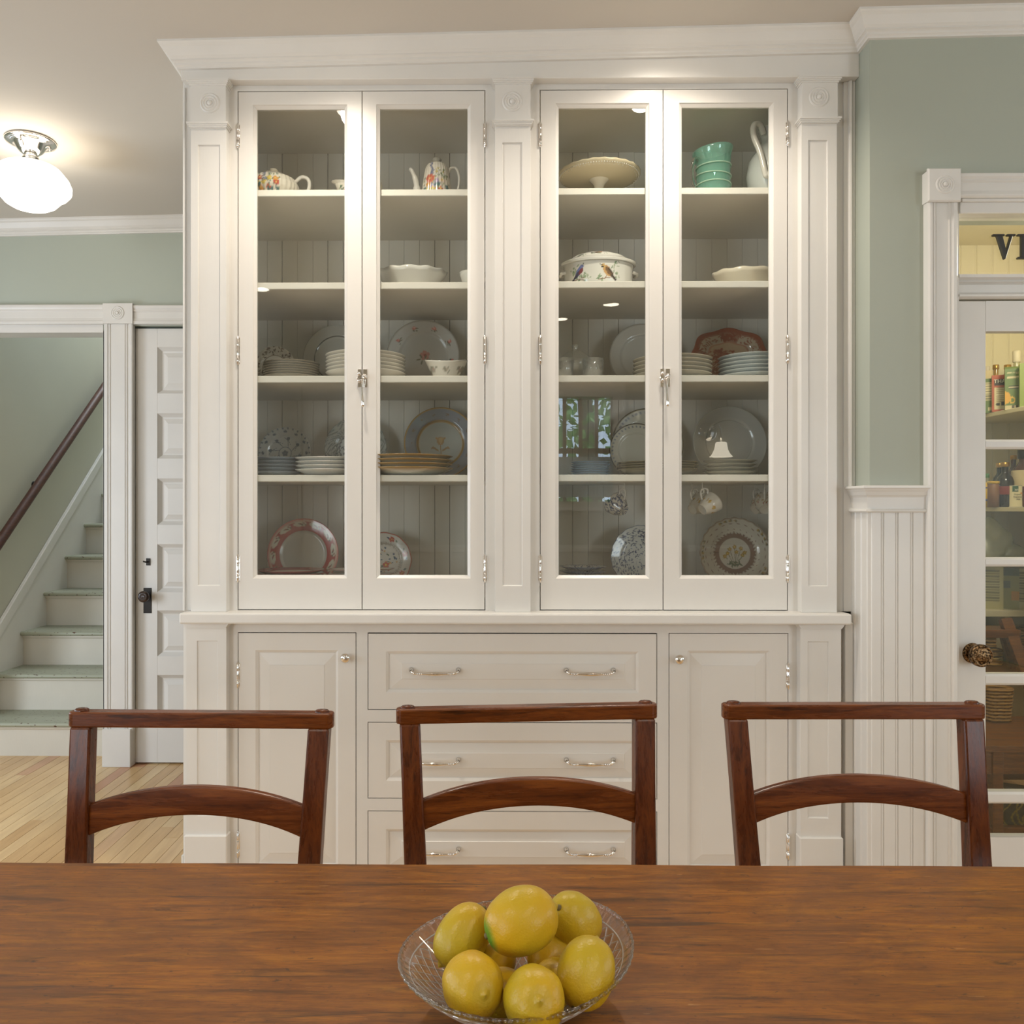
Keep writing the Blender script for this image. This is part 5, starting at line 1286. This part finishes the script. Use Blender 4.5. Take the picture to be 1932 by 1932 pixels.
# bird tureen
Y = 2.94; x = px_x(1129, Y); t = thing('bird_tureen', 'white lidded oval casserole printed with a blue bird and a tan bird', 'tureen', (x, Y, z3+.002))
rt = .126
mb = MB().lathe(dense([(.0005, .003), (.100, .002), (.108, 0), (.114, .006), (.120, .03), (.122, .064), (.124, .091)], 10), (0,0,0), 260, None, 1, .72)
def birds(B):
    B.v = B.v-.017
    def leafs(x, y, n, sd, w=.016, h=.014):
        r = random.Random(sd); B.sprigs(r, n, lambda q: (x+q.gauss(0, w), y+q.gauss(0, h)), [(150, 168, 136), (124, 148, 116), (170, 180, 150)], .0055)
    leafs(-.088, .046, 16, 1, .006, .010); leafs(-.062, .022, 22, 2, .010, .010)
    B.line(-.092, .010, -.058, .018, .0012, (130, 104, 84)); B.line(-.075, .013, -.058, .008, .0012, (130, 104, 84))
    B.ell(-.076, .040, .020, .0085, (104, 120, 178), 1.15); B.ell(-.081, .030, .016, .006, (60, 62, 92), 1.0); B.ell(-.070, .040, .012, .0055, (128, 54, 62), 1.1)
    B.ell(-.0665, .057, .0055, .005, (104, 120, 178)); B.line(-.084, .026, -.098, .008, .0026, (44, 44, 66)); B.line(-.0635, .062, -.061, .068, .0008, (40, 36, 36)); B.ell(-.064, .058, .0012, .0012, (20, 20, 24))
    leafs(.050, .046, 18, 3, .007, .014); leafs(-.006, .014, 12, 4, .006, .006)
    B.line(-.012, .008, .040, .016, .0014, (140, 108, 84)); B.line(.012, .012, .022, .026, .001, (160, 110, 80))
    B.ell(.020, .038, .022, .0125, (204, 160, 104), -.95); B.ell(.028, .034, .021, .0085, (120, 92, 66), -.9); B.ell(.031, .037, .014, .003, (70, 58, 48), -.9)
    B.ell(.005, .055, .0075, .0068, (208, 172, 112)); B.ell(.003, .051, .0035, .003, (50, 44, 40)); B.line(-.001, .058, -.006, .0595, .0012, (60, 54, 48)); B.line(.036, .022, .049, .008, .0038, (64, 54, 46)); B.ell(.003, .057, .0014, .0014, (20, 18, 18))
obj('body', mb, china, t, col=paint_front(mb, hexc((226, 224, 216)), birds), local=True)
mb = MB().lathe(dense([(.124, .083), (.133, .084), (.134, .092), (.126, .096), (.108, .104), (.088, .117), (.06, .127), (.03, .131), (.0005, .132)], 8), (0,0,0), 260, None, 1, .72)
def lidb(B):
    r = random.Random(5)
    B.ell(-.012, .118, .013, .0045, (134, 98, 70), .1); B.ell(.001, .120, .0055, .0042, (190, 120, 70)); B.ell(-.018, .117, .011, .0025, (60, 50, 46)); B.line(-.022, .117, -.034, .115, .0016, (50, 44, 42)); B.sprigs(r, 10, lambda q: (-.008+q.gauss(0, .014), .112+q.gauss(0, .002)), [(150, 160, 140)], .004)
    B.ell(-.072, .108, .016, .0028, (96, 96, 100), .45); B.line(-.085, .101, -.060, .114, .0009, (84, 80, 78)); B.sprigs(r, 8, lambda q: (-.066+q.gauss(0, .008), .110+q.gauss(0, .003)), [(150, 160, 140)], .004)
lid_ = obj('lid', mb, china, t, col=paint_front(mb, hexc((226, 224, 216)), lidb), local=True); lid_.location.z = .009
for s_ in (-1, 1): obj('side_handle', MB().tube([(s_*.118, -.02, .066), (s_*.134, -.02, .062), (s_*.136, 0, .058), (s_*.134, .02, .062), (s_*.118, .02, .066)], .006, 10), ceramic, t, local=True)

# cups hanging from hooks under the lowest shelf
def cup(px, Y, pyt, fn, label, rz, base, group=None, R=.040, H=.062, tilt=1.05):
    hz_ = z5-.023; hx = px_x(px, Y)
    t = thing('hanging_cup', label, 'cup', (hx, Y, hz_-.03), group)
    mb = MB().lathe(dense([(.0005, .004), (R*.45, .002), (R*.48, 0), (R*.55, .006), (R*.85, H*.5), (R, H), (R*.97, H), (R*.82, H*.5), (R*.5, H*.14), (.0005, H*.12)], 6), (0,0,0), 72)
    v = np.array(mb.v); a = np.arctan2(v[:, 1], v[:, 0]); B = Brush(a*.9, v[:, 2]/H*1.2, base); prof_n = len(mb.v)//72
    fn(B); idx = np.arange(len(v)) % prof_n; ins = idx > prof_n*.6; B.c[ins] = hexc((218, 212, 200))
    M = Matrix.Translation((0, 0, 0)) @ Matrix.Rotation(rz, 4, 'Z') @ Matrix.Rotation(tilt, 4, 'Y') @ Matrix.Translation((R*1.42, 0, -H*.55))
    # handle towards the hook
    mb.xf(M); obj('body', mb, china, t, col=B.c, local=True)
    hp = [(-R*.93, 0, H*.80), (-R*1.25, 0, H*.92), (-R*1.55, 0, H*.72), (-R*1.45, 0, H*.42), (-R*.80, 0, H*.30)]
    M2 = Matrix.Rotation(rz, 4, 'Z') @ Matrix.Rotation(tilt, 4, 'Y') @ Matrix.Translation((R*1.42, 0, -H*.55))
    h = pot_handle([M2 @ Vector(p) for p in hp], .0034, t)
    obj('cup_hook', MB().tube([(0, 0, .03), (0, 0, .012), (.006, 0, .004), (.005, 0, -.006), (-.003, 0, -.008), (-.007, 0, -.002)], .0018, 8), ceramic, t, local=True)
    return t
def c_toile(B): r = random.Random(6); B.sprigs(r, 260, lambda q: (q.uniform(-2.9, 2.9), q.uniform(0, 1.2)), [(58, 70, 106), (80, 92, 124)], .10)
def c_gold(B):
    r = random.Random(7); B.put((B.v > .84) & (B.v < .88), (186, 150, 110))
    for k in range(7): x = -2.8+k*.8; B.flower(x, .5, .14, (196, 160, 84)); B.sprigs(r, 7, lambda q: (x+q.uniform(-.3, .3), q.uniform(.2, .8)), [(170, 150, 100), (190, 150, 90)], .07)
def c_gold2(B):
    r = random.Random(9); B.put((B.v > .9) & (B.v < .94), (186, 140, 110)); B.sprigs(r, 90, lambda q: (q.uniform(-2.9, 2.9), q.uniform(.1, 1.1)), [(176, 140, 84), (150, 120, 80), (170, 90, 70)], .10)
cup(1178, 2.98, 925, c_toile, 'white cup with dark blue flowers hanging from a hook', 2.2, WH, R=.043, H=.058)
cup(1306, 3.00, 925, c_gold, 'cream cup with gold flowers hanging at the left of the pair', .55, hexc((214, 206, 190)))
cup(1325, 2.94, 925, c_gold, 'cream cup with gold flowers hanging at the front of the pair', .45, hexc((220, 212, 198)))
cup(1424, 3.08, 925, c_gold2, 'hanging cup with red and ochre flowers behind the last cup', .6, hexc((206, 196, 180)))
cup(1443, 3.00, 925, c_gold2, 'rightmost hanging cup with ochre flowers', 1.2, hexc((214, 206, 190)))

# ------------------------------------------------------------------ bowl of lemons
bx, by = .028, .832
tl = thing('crystal_bowl', 'oval cut crystal bowl on the table filled with lemons', 'bowl', (bx, by, zt_))
A1, A2, rot = .127, .107, .72
def bowl_r(t_): return .40+.60*t_**.92
def bowl_z(t_): return .008+.052*t_**1.25
def bowl_pt(rr_, a, z):
    x = rr_*A1*math.cos(a); y = rr_*A2*math.sin(a); z += .004*(rr_**2)*math.cos(2*a+.6)
    return (x*math.cos(rot)-y*math.sin(rot), x*math.sin(rot)+y*math.cos(rot), z)
def bowlmesh():
    mb = MB(); na, n1 = 180, 20; vs = []
    outer = [(bowl_r(j/n1), bowl_z(j/n1), 0, j/n1) for j in range(n1+1)]
    inner_ = [(bowl_r(j/n1)-.030, bowl_z(j/n1)+.004*(1-(j/n1)**3), 1, j/n1) for j in range(n1, -1, -1)]
    prof = [(.02, .003, 2, 0), (.36, .002, 2, 0), (.38, 0, 2, 0), (.395, .003, 2, 0)] + outer + [(1.0, .0620, 2, 1), (.988, .0635, 2, 1), (.976, .0620, 2, 1)] + inner_ + [(.02, .010, 2, 0)]
    k = len(prof)
    for i in range(na):
        a = 2*PI*i/na
        for (r, z, side, t_) in prof: vs.append(bowl_pt(r*(1+(.006*math.cos(60*a) if t_ > .8 and side != 1 else 0)), a, z))
    fs = [(i*k+j, ((i+1) % na)*k+j, ((i+1) % na)*k+j+1, i*k+j+1) for i in range(na) for j in range(k-1)]
    fs += [tuple(i*k for i in range(na))[::-1], tuple(i*k+k-1 for i in range(na))]
    mb.add(vs, fs, True); return mb
obj('cut_glass_body', bowlmesh(), crystal, tl, local=True)
cutm = glassmat('bright_cut_facets', (.95, .95, .93), .35, .12, .22)
mb = MB()
for sgn in (-1, 1):
    for q in range(42):
        pts = [bowl_pt(bowl_r(t_)-.006, 2*PI*q/42+sgn*t_*.80, bowl_z(t_)-.0004) for t_ in np.linspace(.06, .84, 10)]
        mb.tube(pts, .00075, 5, False)
for t_ in (.05, .86): mb.tube([bowl_pt(bowl_r(t_)-.004, a, bowl_z(t_)) for a in np.linspace(0, 2*PI, 73)], .0009, 5, False)
obj('diamond_cutting', mb, cutm, tl, local=True, kind='stuff')
mb = MB()
for q in range(140):
    a = 2*PI*q/140; mb.sphere(bowl_pt(.994, a, .0615), .0013, 6, 4)
obj('notched_rim', mb, crystal, tl, local=True, kind='stuff')
def lemon(p, R, L, axis, label, stem=0, seed=0, green=0):
    """axis: direction of the nipple end"""
    r = random.Random(seed); n = 44; prof = []
    for j in range(n+1):
        t_ = j/n; th = PI*t_; z = -math.cos(th)*L*.5; rr_ = R*math.sin(th)**.86
        if t_ > .93: rr_ = max(.0003, rr_*.86)
        if t_ > .955: z += .0035*(t_-.955)/.045
        if t_ < .02: z += .002
        prof.append((max(.0003, rr_), z))
    ph = [r.uniform(0, 6) for _ in range(4)]
    def fn(rr_, z, a, j): return rr_*(1+.018*math.sin(2*a+ph[0]+z*40)+.012*math.sin(5*a+ph[1]-z*70)+.006*math.sin(9*a+z*160))
    mb = MB().lathe(prof, (0,0,0), 56, fn); v = np.array(mb.v)
    Y_, G_ = hexc((200, 160, 28)), hexc((170, 156, 38)); w = np.clip(.35+.4*np.sin(v[:, 0]*60+ph[2])+.3*np.sin(v[:, 2]*70+ph[3]), 0, 1)[:, None]*.6
    c = Y_*(1-w)+G_*w
    tip = np.clip((v[:, 2]/(L*.5)-.90)/.1, 0, 1)[:, None]; c = c*(1-tip*.35)+hexc((150, 140, 60))*tip*.35
    if green: g_ = np.clip((-v[:, 2]/(L*.5)-.84)/.12, 0, 1)[:, None]; c = c*(1-g_)+hexc((92, 140, 40))*g_
    t = thing('lemon', label, 'lemon', p, 'lemons in the crystal bowl')
    del t['group']
    q = Vector((0, 0, 1)).rotation_difference(Vector(axis).normalized()).to_matrix().to_4x4()
    mb.xf(q); o_ = obj('peel', mb, lemon_m, t, col=c, local=True)
    m = MB().lathe([(.0035, -L*.5+.0015), (.0030, -L*.5-.001), (.0012, -L*.5-.0022), (.0003, -L*.5-.0022)], (0,0,0), 10); m.xf(q)
    obj('stem_end', m, plain('lemon_stem', (104, 92, 50), .7), t, local=True)
    m = MB().lathe([(.0012, L*.5+.0020), (.0008, L*.5+.0030), (.0003, L*.5+.0031)], (0,0,0), 8); m.xf(q)
    obj('blossom_tip', m, plain('lemon_tip', (96, 84, 40), .8), t, local=True)
    return t
K_ = 1.0936
def LP(x, y, z): return (x*K_, y*K_, CZ-(CZ-z)*K_)
lemon(LP(.028, .748, .925), .0312, .0745, (.85, .25, .25), 'large lemon with a green end crowning the pile', seed=1, green=1)
lemon(LP(-.026, .775, .897), .0258, .068, (-.55, -.35, -.55), 'lemon lying at the back left of the bowl', seed=2)
lemon(LP(.082, .800, .900), .0270, .068, (.5, .5, -.6), 'lemon at the back right of the bowl', seed=3)
lemon(LP(.084, .722, .893), .0268, .066, (.35, .6, .55), 'lemon at the right front showing its dark stem scar', seed=4)
lemon(LP(-.015, .705, .891), .0288, .061, (.35, -.85, .25), 'pale lemon at the left front of the bowl, tip towards the viewer', seed=5)
lemon(LP(.0365, .688, .889), .0286, .061, (.1, -.8, .45), 'front middle lemon with its tip towards the viewer', seed=6)
lemon((.066, .862, .832), .024, .058, (.6, .5, .1), 'lemon under the top one, glimpsed in the middle of the pile', seed=7)
lemon((.010, .808, .824), .022, .054, (1, .2, 0), 'lower lemon under the two front lemons', seed=8)
lemon((.064, .822, .826), .022, .052, (.3, 1, 0), 'lower lemon under the right front lemon', seed=9)
lemon((.004, .862, .826), .022, .054, (.5, 1, 0), 'lower lemon under the back left lemon', seed=10)

# ------------------------------------------------------------------ the side of the room behind the camera (seen in the glass)
def bk(px, y):  # mirrored position on the back wall
    L = 2*Y0 - y; return (px-VX)*L/F
def bz(py, y): return CZ + (HY-py)*(2*Y0-y)/F
wx0, wx1 = bk(1036, YB), bk(1157, YB); wz0, wz1 = bz(946, YB), bz(748, YB)
m = MB(); m.box(XW0, wx0, YB-.12, YB, 0, 3.1).box(wx1, XW1, YB-.12, YB, 0, 3.1).box(wx0, wx1, YB-.12, YB, wz1, 3.1).box(wx0, wx1, YB-.12, YB, 0, wz0)
struct('wall_back', m, paint('kitchen_wall_paint', (196, 190, 176), .6))
m = MB().box(wx0-.12, wx0, YB, YB+.03, wz0-.05, wz1+.14).box(wx1, wx1+.12, YB, YB+.03, wz0-.05, wz1+.14).box(wx0, wx1, YB, YB+.03, wz1, wz1+.14).box(wx0-.14, wx1+.14, YB, YB+.06, wz0-.09, wz0-.05)
w2 = struct('window_2', m, white)
sash = plain('sash_wood_paint', (150, 130, 116), .5)
for k in range(5):
    x = wx0+(wx1-wx0)*k/4; obj('sash_bar', MB().box(x-.018, x+.018, YB-.06, YB-.03, wz0-.05, wz1), sash, w2)
obj('sash_rail', MB().box(wx0, wx1, YB-.06, YB-.03, bz(855, YB), bz(845, YB)), sash, w2)
obj('glass_pane', MB().box(wx0, wx1, YB-.048, YB-.044, wz0-.05, wz1), pane_m, w2)
cl = NT('sheer_cotton'); cl.set(base=(.75, .8, .82), rough=.9, trans=.0); tr_ = cl.n('ShaderNodeBsdfTranslucent', {0: (.8, .85, .88, 1)}).outputs[0]
cl.t.links.new(cl.n('ShaderNodeMixShader', {0: .5, 1: cl.b.outputs[0], 2: tr_}).outputs[0], cl.out.inputs[0])
mb = MB(); nx = 120; vs = []
for i in range(nx+1):
    x = wx0+(wx1-wx0)*i/nx
    for z in (bz(938, YB), bz(862, YB)): vs.append((x, YB+.012+.008*math.sin(i*.9), z))
mb.add(vs, [(2*i, 2*i+2, 2*i+3, 2*i+1) for i in range(nx)], True)
tag(obj('cafe_curtain', mb, cl.m, solid=.002), 'sheer pale cafe curtain across the lower half of the far window', 'curtain')
for nm, cx_, an in (('added_window_3', 3.62, .12), ('added_window_4', -3.05, -.12)):  # window frames added around the two rear fill lamps
    m = MB(); hw_, y_ = .57, YB+.12
    m.box(cx_-hw_-.10, cx_-hw_, y_, y_+.03, .35, 2.35).box(cx_+hw_, cx_+hw_+.10, y_, y_+.03, .35, 2.35).box(cx_-hw_, cx_+hw_, y_, y_+.03, 2.22, 2.35).box(cx_-hw_-.12, cx_+hw_+.12, y_, y_+.05, .40, .48)
    w_ = struct(nm, m, white)
    for k in (1, 2): obj('sash_bar', MB().box(cx_-hw_+2*hw_*k/3-.012, cx_-hw_+2*hw_*k/3+.012, y_, y_+.02, .48, 2.22), sash, w_)
    for z in (1.06, 1.35, 1.64): obj('sash_rail', MB().box(cx_-hw_, cx_+hw_, y_, y_+.022, z-.012, z+.012), sash, w_)
# panelled tall cupboard opposite
tc = thing('tall_cupboard', 'tall pale panelled cupboard across the room, seen only in the glass', 'cupboard', (bk(570, YB+.35), YB+.35, 0))
yb = YB+.35; X0, X1 = bk(482, yb), bk(650, yb)
obj('carcass', MB().box(X0, X1, YB+.01, yb-.02, 0, bz(715, yb)), white, tc)
for a, b in ((486, 566), (570, 648)):
    x0, x1 = bk(a, yb), bk(b, yb)
    dd = obj('cupboard_door', MB().box(x0, x1, yb-.02, yb, .9, bz(722, yb)), doorpaint, tc)
    for p, q in ((746, 775), (788, 822), (832, 862), (872, 900)):
        u0, u1, v0, v1 = x0+.06, x1-.06, bz(q, yb), bz(p, yb)
        obj('raised_panel', MB().add([(u0, yb, v0), (u1, yb, v0), (u1, yb, v1), (u0, yb, v1), (u0+.03, yb+.014, v0+.03), (u1-.03, yb+.014, v0+.03), (u1-.03, yb+.014, v1-.03), (u0+.03, yb+.014, v1-.03)], [(0,4,5,1), (1,5,6,2), (2,6,7,3), (3,7,4,0), (4,7,6,5)]), doorpaint, dd)
# wall sconce opposite
ysn = YB+.16; sxn = bk(1361, ysn)
sc = thing('wall_sconce', 'lit bell shaded nickel wall sconce across the room, seen in the glass', 'sconce', (sxn, YB, bz(805, ysn)))
obj('wall_plate', MB().lathe([(.10, 0), (.098, -.01), (.06, -.022), (.0004, -.026)], (sxn-.09, YB, bz(812, ysn)), 36, axis='y'), chrome, sc)
obj('arm', MB().tube([(sxn-.09, YB+.02, bz(812, ysn)), (sxn-.07, YB+.10, bz(798, ysn)), (sxn-.03, YB+.16, bz(797, ysn)), (sxn, YB+.16, bz(808, ysn)), (sxn, YB+.16, bz(833, ysn))], .010, 10), chrome, sc)
zt1 = bz(834, ysn); zt2 = bz(862, ysn)
obj('bell_shade', MB().lathe([(.045, zt1), (.055, zt1-.01), (.065, (zt1+zt2)/2), (.085, zt2+.03), (.112, zt2)], (sxn, ysn, 0), 32), emis('lit_shade_glass', (1, .88, .68), 5), sc)
# counter run, right of the sconce wall, closes the view low down
tag(obj('kitchen_counter', MB().box(-1.2, 2.9, YB+.005, YB+.62, 0, .90).box(-1.22, 2.92, YB+.005, YB+.65, .905, .94), white), 'long white kitchen counter across the room behind the camera', 'counter')
# garden beyond the far window
leaf = NT('leaves'); _n = leaf.noise(leaf.obj(), 3, 5, .7); leaf.set(base=leaf.ramp(_n, [(.35, lin((96, 150, 80))), (.65, lin((176, 214, 130)))]), rough=.7)
leaf.b.inputs['Subsurface Weight'].default_value = 0; leaf = leaf.m; bark = plain('tree_bark', (110, 98, 84), .9)
rnd = random.Random(4)
for k in range(3):
    x = (-2.2, 1.6, 5.4)[k]; y = -8
    t = thing('garden_tree', ('right', 'middle', 'left')[k]+' leafy tree outside the far window, as mirrored in the glass', 'tree', (x, y, 0), 'trees outside the far window')
    obj('trunk', MB().tube([(0, 0, 0), (.1, 0, 1.5), (-.05, .1, 3), (.1, 0, 5)], [.2, .15, .12, .05], 10), bark, t, local=True)
    m = MB(); vs = []
    for q in range(2600):
        a, b = rnd.uniform(0, 2*PI), rnd.uniform(-1, 1); rr_ = rnd.uniform(.5, 1)**.5*1.7; c0 = Vector((rr_*math.sqrt(1-b*b)*math.cos(a), rr_*math.sqrt(1-b*b)*math.sin(a), 2.6+b*1.9*rr_/1.4))
        d1 = Vector((rnd.gauss(0, 1), rnd.gauss(0, 1), rnd.gauss(0, 1))).normalized()*.10; d2 = d1.cross(Vector((rnd.gauss(0, 1), rnd.gauss(0, 1), 1))).normalized()*.06
        m.add([c0-d1, c0+d2, c0+d1, c0-d2], [(0,1,2,3)])
    obj('foliage', m, leaf, t, kind='stuff', local=True)
struct('ground', MB().box(-20, 20, -30, YB-.2, -.4, -.3), plain('garden_grass', (90, 120, 60), .9))
